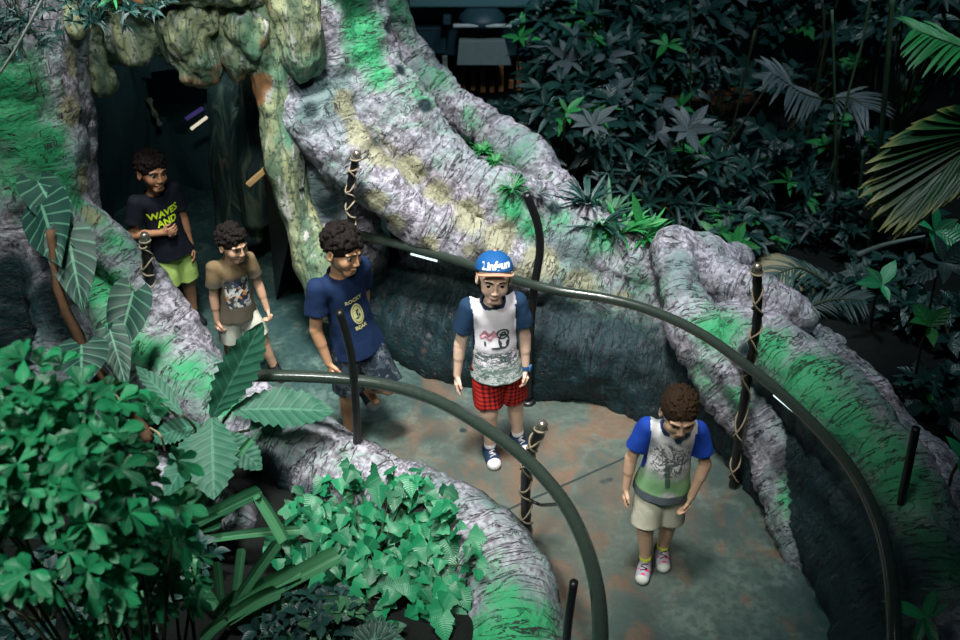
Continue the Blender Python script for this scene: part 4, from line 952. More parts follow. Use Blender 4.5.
# small boy
Bp = build_person(1.05, atZ(234, 378)[:2], (.55, -.83), 'small boy in a brown collage-print t-shirt and off-white shorts', sk['B'], lip,
    lean=(-.03, .04), head=(.28, .22, .0), arms=dict(R=((.16, .02, -1), (.05, .06, -1)), L=((-.20, .08, -1), (-.10, .30, -1))),
    legs=dict(R=((.06, -.10, -1), (.02, -.16, -1)), L=((-.26, .18, -1), (-.24, .05, -1))), feet=dict(R=(.1, 1), L=(-.1, 1)), support='R', hands=dict(R=dict(curl=.8), L=dict(curl=.8)),
    shirt=cloth('tee_brown_print', p_brown), shorts=cloth('shorts_offwhite', plain((.72, .74, .64))), shoe=(cloth('shoe_black', plain((.008, .010, .014))), blk, blk), hairstyle='curly', hairmat=M_hair_black, short_len=.84)
# boy at the cave mouth
Ap = build_person(1.21, (atZ(177, 327)[0], atZ(177, 327)[1]), (.60, -.80), 'smiling boy in a black t-shirt with lime lettering and lime shorts at the cave mouth', sk['A'], lip,
    lean=(.10, .0), head=(.15, .05, .08), smile=1., arms=dict(R=((.28, -.02, -1), (-.80, .62, .10)), L=((-.14, .02, -1), (-.02, .22, -1))),
    legs=dict(R=((.03, .04, -1), (0, -.06, -1)), L=((-.06, -.02, -1), (0, -.05, -1))), feet=dict(R=(.1, 1), L=(-.1, 1)), support='R', hands=dict(R=dict(curl=.6, palm=(0, -1, 0), thumb=(0, 0, 1))),
    shirt=cloth('tee_black', p_black), shorts=cloth('shorts_lime', plain((.50, .72, .20))), shoe=(cloth('shoe_black2', plain((.01, .012, .016))), blk, blk), hairstyle='curly', hairmat=M_hair_black, short_len=.93)
for s_, z, sz, x in (('WAVES', .232, .056, .0), ('AND', .178, .056, -.006), ('S', .128, .05, .045)): P2, F2 = text2d(s_, sz, x, z, .06, .0018, .1); Ap['decal']('lettering', P2, F2, M_lime_ink)
# ------------------------------------------------------------ plants
def leaf_mat(name, dark, light, vein=(.25, .45, .3), rough=.36, veins=26., vs=.35, tipc=None):
    t = NT(name, rough, .5); x, y, z = t.sep(t.attr('lv', True)); au = t.math('ABSOLUTE', x); n = t.noise(t.pos(), 14, 3)
    c = t.mix(t.math('ADD', t.math('MULTIPLY', z, .8), t.math('MULTIPLY', n, .3), clamp=True), dark, light)
    ph = t.math('SINE', t.math('SUBTRACT', t.math('MULTIPLY', y, veins*3), t.math('MULTIPLY', au, 9.)))
    c = t.mix(t.math('MULTIPLY', t.step(ph, .75, 1.), vs), c, vein); c = t.mix(t.math('MULTIPLY', t.step(au, .09, .03), min(1, vs*1.7)), c, vein)
    if tipc: c = t.mix(t.step(y, .8, 1.), c, tipc)
    t.col(c).bump(ph, .25, .004); t.b.inputs['Transmission Weight'].default_value = 0
    tr = t.n('ShaderNodeBsdfTranslucent'); t.set(tr.inputs[0], c); mx = t.n('ShaderNodeMixShader'); mx.inputs[0].default_value = .22
    t.t.links.new(t.b.outputs[0], mx.inputs[1]); t.t.links.new(tr.outputs[0], mx.inputs[2]); t.t.links.new(mx.outputs[0], t.t.nodes['Material Output'].inputs[0]); return t.m
def leaf_t(kind, nr=8, nc=4):
    W = dict(ovate=([0, .12, .3, .5, .75, .92, 1], [.04, .28, .47, .48, .28, .09, 0]), spat=([0, .2, .45, .7, .88, 1], [.04, .12, .30, .48, .36, .06]),
             heart=([0, .06, .2, .4, .65, .85, 1], [.22, .44, .52, .47, .30, .13, 0]), strap=([0, .1, .6, .85, 1], [.35, .45, .45, .30, .02]), cut=([0, .1, .9, 1], [.36, .45, .5, .48]),
             ivy=([0, .05, .16, .28, .42, .52, .62, .8, 1], [.08, .34, .52, .44, .30, .36, .27, .12, 0]), lance=([0, .15, .4, .7, 1], [.05, .32, .48, .34, 0]),
             wavy=([0, .1, .3, .5, .75, .92, 1], [.06, .22, .42, .50, .40, .18, .02]))[kind]
    if kind == 'ivy': nr = 10
    if kind in ('wavy', 'heart'): nr, nc = 22, 8
    P = []; A = []
    for j in range(nr+1):
        v = j/nr; w_ = np.interp(v, *W)
        for i in range(nc+1):
            u_ = 2*i/nc-1; x = w_*u_; y = v; z = .10*abs(u_)*w_*2-.0
            if kind == 'heart': y = v-.20*(abs(u_)**1.5)*max(0, 1-v*2.2); z = -.10*u_*u_*w_+.02*math.cos(abs(u_)*6)
            if kind == 'wavy': s_ = 1+.10*(1 if j % 2 else -1)*(abs(u_) > .9); x *= s_; z = .16*abs(u_)*w_+.022*math.sin(v*24+abs(u_)*3)*abs(u_)
            if kind == 'cut': z = .9*u_*u_*w_-.12*math.sin(v*3.1)
            P.append((x, y, z)); A.append((u_, v, 0))
    F = [[j*(nc+1)+i, j*(nc+1)+i+1, (j+1)*(nc+1)+i+1, (j+1)*(nc+1)+i] for j in range(nr) for i in range(nc)]
    return np.array(P), np.array(A, float), np.array(F)
LT_ = {k: leaf_t(k) for k in ('heart', 'wavy', 'cut', 'ivy')}
for k in ('ovate', 'spat', 'strap', 'lance'): LT_[k] = leaf_t(k, 6, 2)
rng = np.random.RandomState(11)
class Fol:
    def __init__(s): s.P, s.A, s.F, s.n = [], [], [], 0
    def add(s, kind, base, d, nor, L, W, droop=.2, rnd=None):
        T, A, F = LT_[kind]; base = np.atleast_2d(base); n = len(base)
        d = np.atleast_2d(d)/np.linalg.norm(np.atleast_2d(d), axis=1)[:, None]; nor = np.atleast_2d(nor)+0.
        nor = nor-d*(nor*d).sum(1)[:, None]; nor /= np.linalg.norm(nor, axis=1)[:, None]+1e-9; side = np.cross(d, nor)
        L = np.broadcast_to(L, (n,)); W = np.broadcast_to(W, (n,)); dr = np.broadcast_to(droop, (n,)); rnd = rng.rand(n) if rnd is None else np.broadcast_to(rnd, (n,))
        P = base[:, None]+d[:, None]*(T[None, :, 1:2]*L[:, None, None])+side[:, None]*(T[None, :, 0:1]*W[:, None, None])+nor[:, None]*(T[None, :, 2:3]*W[:, None, None])
        P[:, :, 2] -= (T[None, :, 1]**2)*(dr*L)[:, None]
        A_ = np.repeat(A[None], n, 0); A_[:, :, 2] = rnd[:, None]
        s.P.append(P.reshape(-1, 3)); s.A.append(A_.reshape(-1, 3)); s.F.append((F[None]+(np.arange(n)*len(T))[:, None, None]+s.n).reshape(-1, 4)); s.n += n*len(T)
    def build(s, name, mat, par):
        return obj(name, np.concatenate(s.P), np.concatenate(s.F), mat, par, attrs={'lv': np.concatenate(s.A)})
M_stem = simple('stem_dark', (.035, .05, .025), .7, .3); M_stemb = simple('stem_brown', (.10, .055, .03), .8, .3, bump=.8)
M_lgreen = leaf_mat('leaf_bright', (.003, .09, .035), (.02, .40, .15), vs=.2)
M_livy = leaf_mat('leaf_ivy', (.003, .055, .026), (.014, .28, .115), (.08, .36, .18), vs=.22)
M_lphil = leaf_mat('leaf_philodendron', (.003, .03, .024), (.006, .06, .04), (.12, .34, .22), .6, 14, .45)
M_lbig = leaf_mat('leaf_broad', (.008, .085, .045), (.03, .16, .10), (.08, .26, .17), .6, 20, .35)
M_lstrap = leaf_mat('leaf_strap', (.006, .06, .025), (.07, .26, .12), (.3, .5, .35), .4, 0, .1)
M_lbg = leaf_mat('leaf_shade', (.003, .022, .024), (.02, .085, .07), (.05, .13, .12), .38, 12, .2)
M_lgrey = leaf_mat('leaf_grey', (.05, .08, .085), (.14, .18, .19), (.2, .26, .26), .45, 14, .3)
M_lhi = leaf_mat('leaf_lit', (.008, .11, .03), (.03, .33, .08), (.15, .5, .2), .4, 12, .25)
M_lpalm = leaf_mat('leaf_palm', (.002, .028, .010), (.008, .10, .018), (.03, .17, .02), .45, 0, .2, (.22, .24, .06))
M_lyel = leaf_mat('leaf_yellowish', (.14, .22, .03), (.30, .36, .06), (.3, .4, .1), .4, 8, .3)
def rv(n): v = rng.normal(size=(n, 3)); return v/np.linalg.norm(v, axis=1)[:, None]
def whorls(fo, tips, axes, kind, n, L, W, spread=.9, droop=.25, jit=.25):
    m = len(tips); base = np.repeat(tips, n, 0); ax = np.repeat(axes, n, 0); k = np.tile(np.arange(n), m)+np.repeat(rng.rand(m)*n, n)
    ref = np.where(np.abs(ax[:, 2:3]) < .9, V(0, 0, 1), V(1, 0, 0)); e1 = np.cross(ax, ref); e1 /= np.linalg.norm(e1, axis=1)[:, None]; e2 = np.cross(ax, e1)
    an = k*2.4; rad = e1*np.cos(an)[:, None]+e2*np.sin(an)[:, None]; d = rad*spread+ax*(1-.5*spread)+rng.normal(0, jit, (m*n, 3)); sc = rng.uniform(.65, 1.15, m*n)
    fo.add(kind, base, d, ax+.2*rng.normal(size=(m*n, 3)), L*sc, W*sc, droop)
def shrub(name, label, cat, c, r, nt, kind, n, L, W, mat, ground=0., group=None, spread=.9, shell=.5, stemr=.006, lit=None, cam_bias=.3, nst=12, droop=.25):
    c = np.array(c, float); r = np.array(r, float)
    t = thing(name, label, cat, (c[0], c[1]+r[1]*.2, ground), group)
    v = rv(nt); v[:, 2] = np.where(v[:, 2] < -.5, -v[:, 2], v[:, 2]); tips = c+v*r*rng.uniform(shell, 1., (nt, 1))
    ax = v*.7+V(0, -cam_bias, .8); ax /= np.linalg.norm(ax, axis=1)[:, None]
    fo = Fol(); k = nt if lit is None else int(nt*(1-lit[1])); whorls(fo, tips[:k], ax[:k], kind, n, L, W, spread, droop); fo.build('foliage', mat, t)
    if lit is not None and k < nt: fo = Fol(); whorls(fo, tips[k:], ax[k:], kind, n, L*1.05, W*1.05, spread, droop); fo.build('foliage', lit[0], t)  # painted highlights: some whorls take a brighter leaf colour
    S_ = []; root = V(c[0], c[1]+r[1]*.2, ground)
    for i in range(min(nst, nt)):
        rt = root+rng.normal(0, .04, 3)*V(1, 1, 0); m = (rt+tips[i])/2+rng.normal(0, .05, 3); m[2] += .1; S_.append(tube(smooth_path([rt, m, tips[i]], 4), stemr, 5))
    P, F = merge(S_); obj('stem', P, F, M_stem, t); return t
def px_leaf(fo, kind, a, b, W, nor=(0, -.5, 1), droop=.12, rnd=None):
    p0 = atZ(*a); p1 = atZ(*b); p1 = p1+V(0, 0, droop*np.linalg.norm(p1-p0)); d = p1-p0; L = np.linalg.norm(d)
    fo.add(kind, p0, d, V(*nor), L, W, droop, rnd)
print('plants')
# blurred shrub close to the camera, lower left
c = atY(55, 500, 2.05)
shrub('leafy_shrub', 'bright green leafy shrub filling the lower left corner, nearest the camera', 'shrub', c, (.38, .32, .46), 250, 'spat', 7, .072, .038, M_lgreen, .1, nst=16, shell=.35)
shrub('leafy_shrub', 'smaller lower green shrub right of the corner shrub, with fine rounded leaves', 'shrub', atY(140, 590, 2.25), (.22, .2, .30), 110, 'spat', 7, .055, .03, M_lgreen, .1, nst=10)
# ivy
bvh_l = BVHTree.FromPolygons([tuple(x) for x in LTP], [tuple(map(int, x)) for x in LTF])
def surf(x, y):
    h_ = bvh_l.ray_cast(Vector((x, y, 1.3)), Vector((0, 0, -1))); return max(h_[0].z if h_[0] else 0, .12)
iv = thing('ivy', 'bright green ivy trailing over the foreground root and the bed at bottom centre', 'ivy', atZ(370, 540, .1)); fo = Fol(); st = []
cl = [(378, 478, 40, 22), (345, 500, 40, 28), (415, 500, 45, 26), (330, 530, 48, 28), (390, 540, 60, 34), (432, 530, 30, 34), (360, 575, 60, 24), (415, 575, 45, 22), (310, 500, 26, 20), (290, 545, 26, 20), (385, 605, 50, 18), (440, 600, 26, 26), (340, 620, 40, 14), (470, 555, 12, 22)]
for px, py, sx, sy in cl:
    for i in range(int(sx*sy/30)):
        a_ = rng.rand()*2*PI; q_ = math.sqrt(rng.rand()); x, y = px+sx*q_*math.cos(a_), py+sy*q_*math.sin(a_); p = atZ(x, y, .3); z = surf(p[0], p[1])+rng.uniform(.03, .13); p = atZ(x, y, z)
        if np.random.rand() < 0: continue
        a_ = rng.uniform(0, 2*PI); d = V(math.cos(a_), math.sin(a_)-.6, rng.uniform(-.9, .1)); L = rng.uniform(.05, .105); fo.add('ivy', p, d, V(rng.normal(0, .3), -.5+rng.normal(0, .3), 1), L, L*1.05, .25)
for i in range(22):
    px, py, sx, sy = cl[i % len(cl)]; pp = [atZ(372, 540, .3)]+[atZ(px+rng.uniform(-sx, sx)*.8, py+rng.uniform(-sy, sy)*.8, .3) for _ in range(2)]; pp = [V(p[0], p[1], surf(p[0], p[1])+.03) for p in pp]; st.append(tube(smooth_path(pp, 5), .003, 5))
fo.build('foliage', M_livy, iv); P, F = merge(st); obj('stem', P, F, M_stem, iv)
# climbing philodendron on the left trunk
ph = thing('philodendron', 'climbing plant with large dark heart-shaped leaves on the left trunk', 'plant', atZ(130, 430, .35))
P, F = tube(smooth_path([atZ(50, 230, 1.45), atZ(62, 300, 1.15), atZ(95, 365, .8), atZ(120, 400, .62), atZ(150, 440, .42)], 6), np.linspace(.018, .03, 25), 8); P = P+.006*fbm(P, 40, 2)[:, None]; obj('stem', P, F, M_stemb, ph)
for i, (a, b, W, nr) in enumerate([((42, 205, 1.48), (62, 268, 1.32), .27, (-.25, -.7, .6)), ((68, 235, 1.4), (84, 315, 1.12), .21, (.3, -.8, .5)), ((38, 182, 1.5), (74, 248, 1.36), .20, (.5, -.6, .5)), ((82, 345, 1.0), (82, 392, .85), .24, (-.1, -.8, .6)),
        ((133, 292, 1.0), (116, 362, .78), .20, (.4, -.8, .4)), ((110, 330, .95), (128, 392, .78), .14, (.3, -.6, .6)), ((120, 385, .7), (112, 408, .66), .10, (.2, -.6, .7)), ((72, 405, .7), (45, 440, .6), .2, (0, -.6, .7)), ((100, 395, .75), (88, 450, .55), .16, (0, -.6, .7))]):
    fo = Fol(); px_leaf(fo, 'heart', a, b, W, nr, .1, .4+.05*i); fo.build('leaf', M_lphil if i != 6 else M_lyel, ph)
for a, b, cc in (((110, 388, .7), (128, 410, .75), (122, 400, .6)), ((95, 350, .9), (115, 375, .8), (120, 395, .65)), ((150, 428, .5), (160, 435, .55), (165, 450, .4))):
    P, F = tube(smooth_path([atZ(*a), atZ(*b), atZ(*cc)], 6), .006, 6); obj('stem', P, F, simple('stem_tan', (.28, .24, .13), .7), ph)
# broad-leaved plant
bl = thing('broad_leaf_plant', 'plant with broad grey-green ribbed leaves rising above the foreground root', 'plant', atZ(210, 480, .15))
for i, (a, b, W, nr, dr) in enumerate([((212, 418, .62), (262, 322, 1.02), .20, (.5, -.8, .2), .0), ((232, 410, .62), (334, 412, .55), .23, (0, -.3, 1), .10), ((212, 418, .64), (214, 500, .44), .24, (0, -.6, .8), .1), ((182, 415, .6), (136, 366, .72), .09, (.4, -.6, .7), .1),
        ((205, 430, .5), (165, 500, .3), .17, (-.3, -.6, .7), .15), ((222, 435, .5), (262, 470, .36), .15, (.3, -.6, .7), .15), ((200, 425, .5), (150, 440, .42), .12, (0, -.6, .7), .15), ((195, 440, .45), (186, 520, .25), .13, (0, -.6, .7), .1), ((150, 395, .6), (158, 425, .5), .07, (.3, -.6, .7), .1), ((250, 430, .45), (285, 400, .5), .10, (0, -.6, 1), .1)]):
    fo = Fol(); px_leaf(fo, 'wavy', a, b, W, nr, dr, .3+.06*i); lf = fo.build('leaf', M_lbig, bl)
    q_ = atZ(*a); P, F = tube(smooth_path([atZ(210, 470, .12), (atZ(210, 445, .35)+q_)/2, q_], 5), .007, 6); obj('stem', P, F, M_stem, bl)
# strap-leaved plants with cut ends
def straps(label, base, L_):
    t = thing('strap_leaf_plant', label, 'plant', atZ(*base))
    for k, (a, b, W) in enumerate(L_): fo = Fol(); px_leaf(fo, 'cut', a, b, W*.85, (rng.normal(0, .3), -.6, .8), rng.uniform(.05, .22), rng.rand()); fo.build('leaf', M_lstrap, t)
    return t
straps('strap-leaved plant with dark folded leaves beside the broad-leaved plant', (180, 530, .12), [((178, 535, .2), (262, 492, .5), .08), ((258, 494, .5), (286, 540, .32), .07), ((175, 535, .2), (222, 520, .32), .09), ((180, 545, .2), (300, 530, .3), .05), ((185, 525, .2), (252, 438, .62), .035), ((160, 510, .3), (215, 478, .4), .07), ((170, 545, .2), (130, 500, .4), .06), ((190, 540, .2), (235, 505, .35), .07), ((165, 530, .2), (200, 490, .4), .06)])
straps('pale strap-leaved plant with cut leaf ends at the bottom, left of the ivy', (245, 610, .12), [((228, 618, .2), (340, 556, .4), .10), ((230, 612, .2), (278, 543, .45), .06), ((240, 618, .2), (348, 600, .35), .06), ((236, 605, .2), (243, 548, .45), .05), ((222, 600, .2), (218, 560, .42), .05), ((225, 606, .2), (300, 570, .35), .08), ((220, 612, .2), (190, 570, .35), .05), ((230, 620, .2), (280, 590, .35), .08), ((215, 615, .2), (235, 590, .35), .05), ((225, 620, .2), (200, 640, .3), .06)])
# filler undergrowth in the near bed
for i, (px, py, R_, lb) in enumerate([(40, 600, .4, 'dark undergrowth in the lower left corner below the shrub'), (150, 560, .22, 'low dark undergrowth between the shrub and the strap-leaved plants'), (310, 632, .20, 'dark undergrowth at the bottom edge between the shrub and the ivy'), (20, 400, .25, 'dark undergrowth behind the corner shrub beneath the left trunk'), (110, 450, .2, 'dark undergrowth under the climbing plant')]):
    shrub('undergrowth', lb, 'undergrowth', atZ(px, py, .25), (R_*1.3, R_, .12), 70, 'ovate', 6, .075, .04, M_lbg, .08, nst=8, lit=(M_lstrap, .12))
fo = Fol(); rb = thing('rosette_plant', 'dark round-leaved plant at the bottom edge below the ivy', 'plant', atZ(372, 640, .2))
for k in range(9): a_ = k*.7; p0 = atZ(374, 640, .28); fo.add('heart', p0, V(math.cos(a_), math.sin(a_), .2), V(0, -.3, 1), .13, .12, .2)
fo.build('foliage', M_lphil, rb)
# grass tufts and small plants seated on the roots
def tuft(label, p, n, L, W, mat, up=1., name='grass_tuft', cat='grass', kind='strap', z=None, droop=.5):
    t = thing(name, label, cat, p); fo = Fol(); a_ = rng.rand(n)*2*PI; el_ = rng.uniform(.2, 1., n)*up
    fo.add(kind, np.array(p)+np.stack([np.cos(a_), np.sin(a_), 0*a_], 1)*.012, np.stack([np.cos(a_), np.sin(a_), el_], 1), np.stack([-np.cos(a_)*el_, -np.sin(a_)*el_, 1+0*a_], 1), L*rng.uniform(.6, 1.1, n), W, droop*rng.rand(n)); fo.build('foliage', mat, t); return t
bvh_r = BVHTree.FromPolygons([tuple(x) for x in RTP], [tuple(map(int, x)) for x in RTF])
def on_tree(px, py, tree=None):
    d = ray(px, py); h_ = (tree or bvh_r).ray_cast(Vector((0, 0, CAM_H)), Vector(unit(d)))
    return np.array(h_[0]) if h_[0] else atY(px, py, 5.2)
tuft('spiky green air plant on the root above the curved post top', on_tree(512, 190)+V(0, 0, .01), 46, .12, .010, M_lhi, 1.2)
tuft('dark spiky air plant right beside the curved post top', on_tree(536, 196)+V(0, 0, .01), 44, .13, .008, M_lgrey, 1.)
for px, py, lb in ((468, 142, 'mossy grass in the crease of the roots, highest of the moss tufts'), (482, 152, 'mossy grass in the crease of the roots below the highest tuft'), (495, 163, 'mossy grass at the lower end of the crease of the roots')):
    tuft(lb, on_tree(px, py)+V(0, 0, .005), 90, .07, .008, M_lhi, 1.5)
tuft('short grass sprig on the left root beside the climbing plant', on_tree(135, 290, bvh_l), 16, .10, .009, M_lhi, 1.5)
for i, (px, py, L, m, lb) in enumerate([(600, 228, .26, M_lbg, 'dark grassy clump behind the outer root, leftmost of the grassy clumps'), (622, 236, .24, M_lhi, 'green grassy clump on the crest of the outer root'), (645, 240, .2, M_lhi, 'green grassy clump beside the leg-like root top'), (588, 205, .24, M_lbg, 'dark grassy clump up behind the crest of the root'), (612, 215, .22, M_lstrap, 'pale green grassy clump between the darker ones on the root')]):
    tuft(lb, on_tree(px, py)+V(0, .03, 0), 34, L, .022, m, 1.3, name='grassy_plant', cat='plant')
sp_ = thing('young_plant', 'young plant with two upright pale green leaves above the grassy clumps', 'plant', on_tree(645, 240)+V(0, .03, 0)); p0 = on_tree(645, 240)+V(0, .03, .0)
for a, b, W, nr in (((641, 226), (632, 192), .06, (.3, -1, .1)), ((648, 226), (668, 219), .05, (0, -.6, 1)), ((640, 232), (628, 228), .04, (0, -.6, 1))):
    q0 = atY(*a, p0[1]); q1 = atY(*b, p0[1]); fo = Fol(); fo.add('lance', q0, q1-q0, V(*nr), np.linalg.norm(q1-q0), W, 0.); fo.build('leaf', M_lhi, sp_); P, F = tube([p0, (p0+q0)/2, q0], .004, 5); obj('stem', P, F, M_stem, sp_)
# background garden
bgspec = [  # px, py, Y, rx, rz, kind, L, W, lit
 (560, 42, 8.2, .38, .35, 'lance', .24, .07, .22), (575, 75, 7.6, .45, .35, 'lance', .22, .06, .12), (620, 20, 9.0, .7, .5, 'lance', .22, .07, .10), (560, 130, 7.0, .45, .35, 'lance', .2, .06, .12), (610, 130, 7.2, .5, .4, 'ovate', .2, .08, .10),
 (665, 70, 8.4, .6, .5, 'lance', .2, .06, .05), (670, 150, 7.2, .5, .35, 'lance', .2, .065, .12), (730, 40, 9.2, .8, .6, 'ovate', .22, .09, .05), (720, 190, 6.8, .5, .35, 'lance', .2, .05, .08), (650, 195, 6.6, .4, .3, 'strap', .2, .03, .05),
 (790, 110, 8.4, .6, .5, 'ovate', .2, .08, .05), (780, 200, 7.0, .5, .35, 'lance', .18, .04, .06), (820, 40, 9.4, .8, .6, 'ovate', .22, .08, .05), (840, 170, 7.4, .5, .4, 'ovate', .16, .07, .08), (900, 60, 8.6, .7, .6, 'ovate', .2, .08, .10),
 (930, 10, 8., .5, .4, 'lance', .2, .06, .15), (830, 250, 6.4, .5, .3, 'lance', .15, .03, .06), (880, 230, 6.4, .45, .35, 'ovate', .14, .06, .05), (740, 240, 6.2, .35, .25, 'lance', .16, .05, .3), (880, 300, 5.6, .45, .3, 'ovate', .12, .05, .04),
 (930, 340, 5.0, .4, .3, 'ovate', .14, .06, .02), (850, 340, 5.6, .4, .25, 'lance', .14, .04, .0), (940, 420, 4.3, .3, .3, 'ovate', .14, .07, .02), (960, 520, 3.6, .25, .3, 'ovate', .12, .06, .02), (510, 128, 8.0, .3, .2, 'lance', .16, .05, .08),
 (690, 5, 10.2, .9, .6, 'lance', .2, .07, .03), (838, 372, 4.9, .25, .2, 'lance', .12, .035, .03), (905, 425, 4.5, .25, .22, 'ovate', .12, .05, .04), (800, 305, 5.7, .3, .2, 'lance', .14, .04, .05), (600, 5, 9.2, .4, .3, 'lance', .2, .06, .06)]
where = ['beside the steel hood', 'right of the steel hood', 'at the top edge right of the hood', 'above the root shoulder', 'with pale leaves over the root', 'below the top centre', 'with greyish whorled leaves at upper centre', 'at the top right of centre', 'above the crest plants', 'just above the grassy clumps',
 'around the dark fan leaves', 'left of the thin bamboo stems', 'at the top above the fan leaves', 'behind the bamboo stems', 'near the bright gap at the upper right', 'in the top right corner', 'right of the sandy stone', 'below the big palm leaf', 'with a bright rosette left of the sandy stone', 'below the grey ribbed leaves',
 'at the right edge beside the ribbed plant', 'behind the outermost root', 'right of the outer root at mid height', 'in the lower right corner', 'under the steel hood', 'farthest back at the top', 'just behind the thin root at the right', 'between the outer root and the right edge', 'behind the sandy stone', 'over the end of the eaves board']
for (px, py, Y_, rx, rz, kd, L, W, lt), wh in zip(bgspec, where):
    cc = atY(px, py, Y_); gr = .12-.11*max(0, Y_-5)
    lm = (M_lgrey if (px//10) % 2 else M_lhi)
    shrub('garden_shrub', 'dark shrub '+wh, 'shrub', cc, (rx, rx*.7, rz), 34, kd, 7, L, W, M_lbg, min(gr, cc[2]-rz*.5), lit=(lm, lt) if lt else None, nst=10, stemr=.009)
# bright accents: single whorls with a look of their own
def rosette(label, px, py, Y_, n, L, W, mat, kind='lance', ax=(0, -.5, 1), name='leaf_rosette', cat='plant', droop=.2, spread=.9):
    p = atY(px, py, Y_); t = thing(name, label, cat, p-V(0, 0, .3)); fo = Fol(); whorls(fo, p[None], unit(ax)[None], kind, n, L, W, spread, droop, .12); fo.build('foliage', mat, t); P, F = tube([p-V(0, 0, .3), p-V(.02, 0, .1), p], .008, 6); obj('stem', P, F, M_stem, t)
rosette('sprig with long grey leaves drooping in the shrubs at upper centre', 592, 125, 6.6, 9, .24, .075, M_lgrey)
rosette('second grey-leaved sprig right of centre among the shrubs', 688, 130, 6.6, 9, .24, .075, M_lgrey)
rosette('bright green sprig of narrow leaves next to the steel hood', 520, 38, 8.0, 8, .26, .06, M_lhi, spread=.7)
rosette('bright green sprig left of the grey leaves over the root shoulder', 567, 112, 6.7, 4, .2, .06, M_lhi, spread=.9)
rosette('bright upright green sprig above the second grey sprig', 680, 108, 6.9, 5, .2, .05, M_lhi, spread=.5)
rosette('green sprig of broad leaves left of the sandy stone', 735, 245, 5.6, 9, .17, .06, M_lhi, spread=.7)
rosette('plant with large grey-blue ribbed leaves at the right edge', 944, 262, 4.4, 7, .24, .10, leaf_mat('leaf_ribbed', (.03, .07, .07), (.07, .13, .12), (.14, .2, .2), .4, 20, .6), 'ovate', (0, -.7, .8), spread=1.)
rosette('plant with shaded green leaves at the right edge behind the ribbed plant', 935, 232, 4.7, 7, .24, .10, M_lgreen, 'ovate', (.3, -.5, .8), spread=1.)
rosette('bright green leaves at the right edge below the ribbed plant', 930, 327, 4.2, 4, .16, .08, M_lhi, 'ovate', (0, -.5, 1), spread=1.)
rosette('pair of yellow-green leaves beside the leaning dark post at lower right', 930, 497, 3.3, 3, .12, .06, M_lyel, 'ovate', (0, -.5, 1), spread=1.)
rosette('green leaf spray at the right edge near the leaning post', 962, 458, 3.4, 4, .13, .06, M_lgreen, 'ovate', (0, -.5, 1), spread=1.)
rosette('long green leaves at the bottom right corner beside the rail end', 925, 618, 2.35, 5, .16, .05, M_lgreen, 'lance', (-.3, -.5, .8), spread=1.)
rosette('curved green leaf left of the right-edge plants', 882, 285, 5.0, 4, .2, .08, M_lgreen, 'ovate', (0, -.5, 1), spread=1.)
def frond(label, pts, n, L, W, mat, sweep=.5, name='palm_frond', up=(0, -.4, 1), droop=.3, side=(1, -1)):
    path = smooth_path([atY(*q) for q in pts], 6); t = thing(name, label, 'palm', path[0]); P, F = tube(path, np.linspace(.012, .003, len(path)), 6); obj('stem', P, F, M_stem, t); fo = Fol(); tt = np.linspace(.12, 1, n)
    B_ = np.stack([np.interp(tt, np.linspace(0, 1, len(path)), path[:, k]) for k in range(3)], 1); D = np.gradient(B_, axis=0); D /= np.linalg.norm(D, axis=1)[:, None]
    for sg in side:
        S_ = np.cross(D, V(*up)); S_ /= np.linalg.norm(S_, axis=1)[:, None]; fo.add('strap', B_, sg*S_*(1-sweep)+D*sweep+rng.normal(0, .05, B_.shape), np.tile(V(*up), (n, 1)), L*(np.sin(np.linspace(.35, 2.9, n))*.7+.35), W, droop)
    fo.build('foliage', mat, t); return t
frond('dark feathery palm frond hanging left of the thin stems', [(825, 100, 7.2), (800, 92, 7.1), (772, 72, 7.0)], 16, .34, .03, M_lgrey); frond('dark feathery palm frond arching right of the first', [(828, 100, 7.2), (850, 98, 7.1), (866, 108, 7.0)], 16, .3, .03, M_lgrey)
frond('fine-leaved dark frond below the thin stems', [(870, 300, 5.9), (835, 285, 5.8), (800, 275, 5.8)], 22, .28, .016, M_lbg); frond('fine-leaved dark frond next to the sandy stone', [(830, 285, 5.4), (800, 268, 5.4), (775, 275, 5.3)], 18, .18, .014, M_lbg)
frond('fine-leaved dark frond right of the outer rail post', [(800, 310, 5.3), (830, 300, 5.3), (862, 300, 5.2)], 18, .2, .014, M_lbg); frond('drooping dark frond behind the outer root', [(800, 330, 5.4), (840, 338, 5.3), (880, 352, 5.2)], 18, .22, .02, M_lbg)
frond('dark frond at the right edge near the top', [(1000, 60, 6.), (955, 45, 6.), (915, 30, 6.)], 18, .3, .03, M_lhi)
# big fan palm leaf
fp = thing('fan_palm_leaf', 'large green pleated palm leaf with yellowed tips at the right edge', 'palm', atY(1010, 160, 4.6)); fo = Fol(); hub = atY(992, 128, 4.5)
tips = smooth_path([(975, 104, 4.5), (930, 116, 4.4), (885, 142, 4.3), (864, 176, 4.25), (880, 208, 4.2), (905, 226, 4.15), (940, 206, 4.2), (965, 190, 4.3), (990, 190, 4.4)], 5)
for q_ in tips: p1 = atY(*q_)+rng.normal(0, .01, 3); fo.add('strap', hub, p1+V(0, 0, .1)-hub, V(0, -.6, 1), np.linalg.norm(p1-hub)*1.02, .08, .18)
fo.build('foliage', M_lpalm, fp); P, F = tube(smooth_path([hub, hub+V(.25, .1, -.2), hub+V(.45, .3, -.9)], 5), .012, 6); obj('stem', P, F, M_stem, fp)
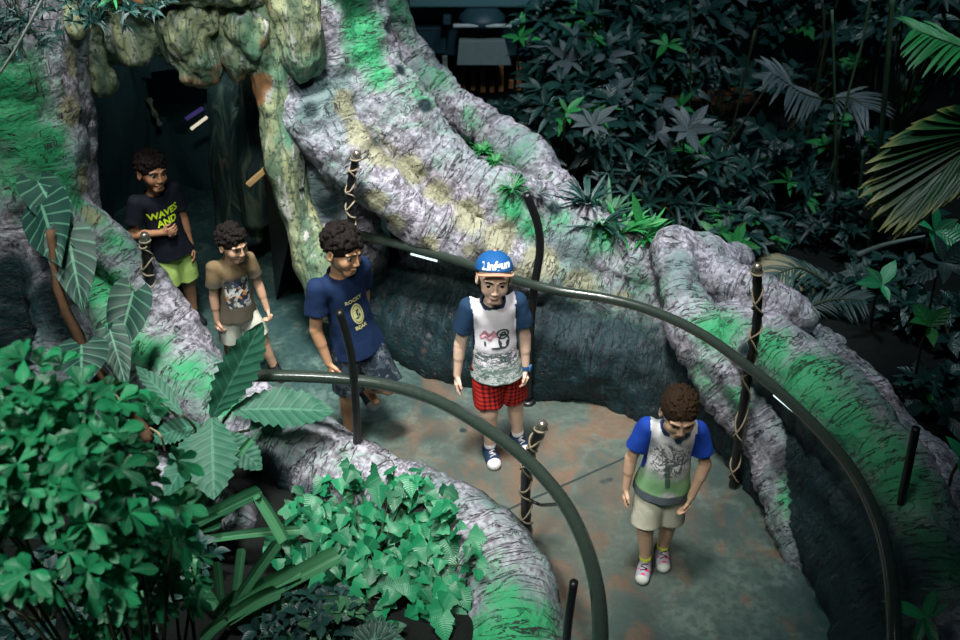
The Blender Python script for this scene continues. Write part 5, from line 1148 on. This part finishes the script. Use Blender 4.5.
# thin stems and branches
M_bam = simple('bamboo_green', (.08, .15, .08), .4, .4, sc=12, var=.5)
for i, (a, b, Y_, r_, lb) in enumerate([((893, -10), (868, 250), 6.2, .018, 'thin dark green bamboo stem at the right, thickest of the stems'), ((872, -10), (848, 95), 6.9, .010, 'thin slanting green stem left of the thickest bamboo'), ((863, 150), (850, 262), 6.3, .010, 'thin pale green stem below the slanting stem'), ((832, 10), (834, 240), 6.8, .010, 'thin straight stem in the middle of the stem group'),
        ((822, 0), (822, 60), 7.6, .010, 'thin short stem near the top left of the stem group'), ((755, 30), (705, 230), 6.9, .009, 'thin dark sapling stem slanting left of the fan leaves'), ((768, 85), (700, 180), 6.8, .008, 'thin forked sapling branch over the shrubs'), ((838, 130), (828, 290), 6.4, .008, 'thin stem just right of the palm frond base'), ((690, 0), (688, 120), 8., .010, 'thin dark trunk at the top above the second grey sprig')]):
    p0 = atY(*a, Y_); p1 = atY(*b, Y_); P, F = tube(smooth_path([p1*V(1, 1, 0)+V(0, 0, min(p1[2]-.02, .1-.11*max(0, Y_-5))), p1, (p0+p1)/2+V(.015, 0, 0), p0], 6), r_, 7); o = obj('plant_stem', P, F, M_bam if i in (0, 1, 2, 3) else M_stem); tag(o, lb, 'stem', None)
P, F = tube(smooth_path([atY(858, 256, 6.), atY(885, 245, 5.9), atY(925, 236, 5.8)], 5), np.linspace(.028, .008, 11), 8); tag(obj('fallen_branch', P, F, M_pale), 'pale bare branch lying under the big palm leaf', 'branch')
# dim hanging foliage over the top left corner
for i, (px, py, rx, lb) in enumerate([(60, 12, .35, 'dark hanging foliage over the top left of the arch'), (10, 40, .22, 'dark hanging foliage in the top left corner'), (130, -5, .2, 'dark hanging foliage at the top edge above the rock lobes')]):
    shrub('hanging_foliage', lb, 'foliage', atY(px, py, 4.3), (rx, .15, .12), 46, 'lance', 6, .07, .014, M_lbg, atY(px, py-60, 4.4)[2], nst=14, stemr=.003, lit=(M_lhi, .04))
P, F = tube(smooth_path([atY(-5, 80, 4.), atY(15, 50, 4.), atY(42, 0, 4.), atY(50, -20, 4.)], 5), .006, 6); tag(obj('bare_twig', P, F, M_pale), 'thin bare twig crossing the top left corner', 'twig')
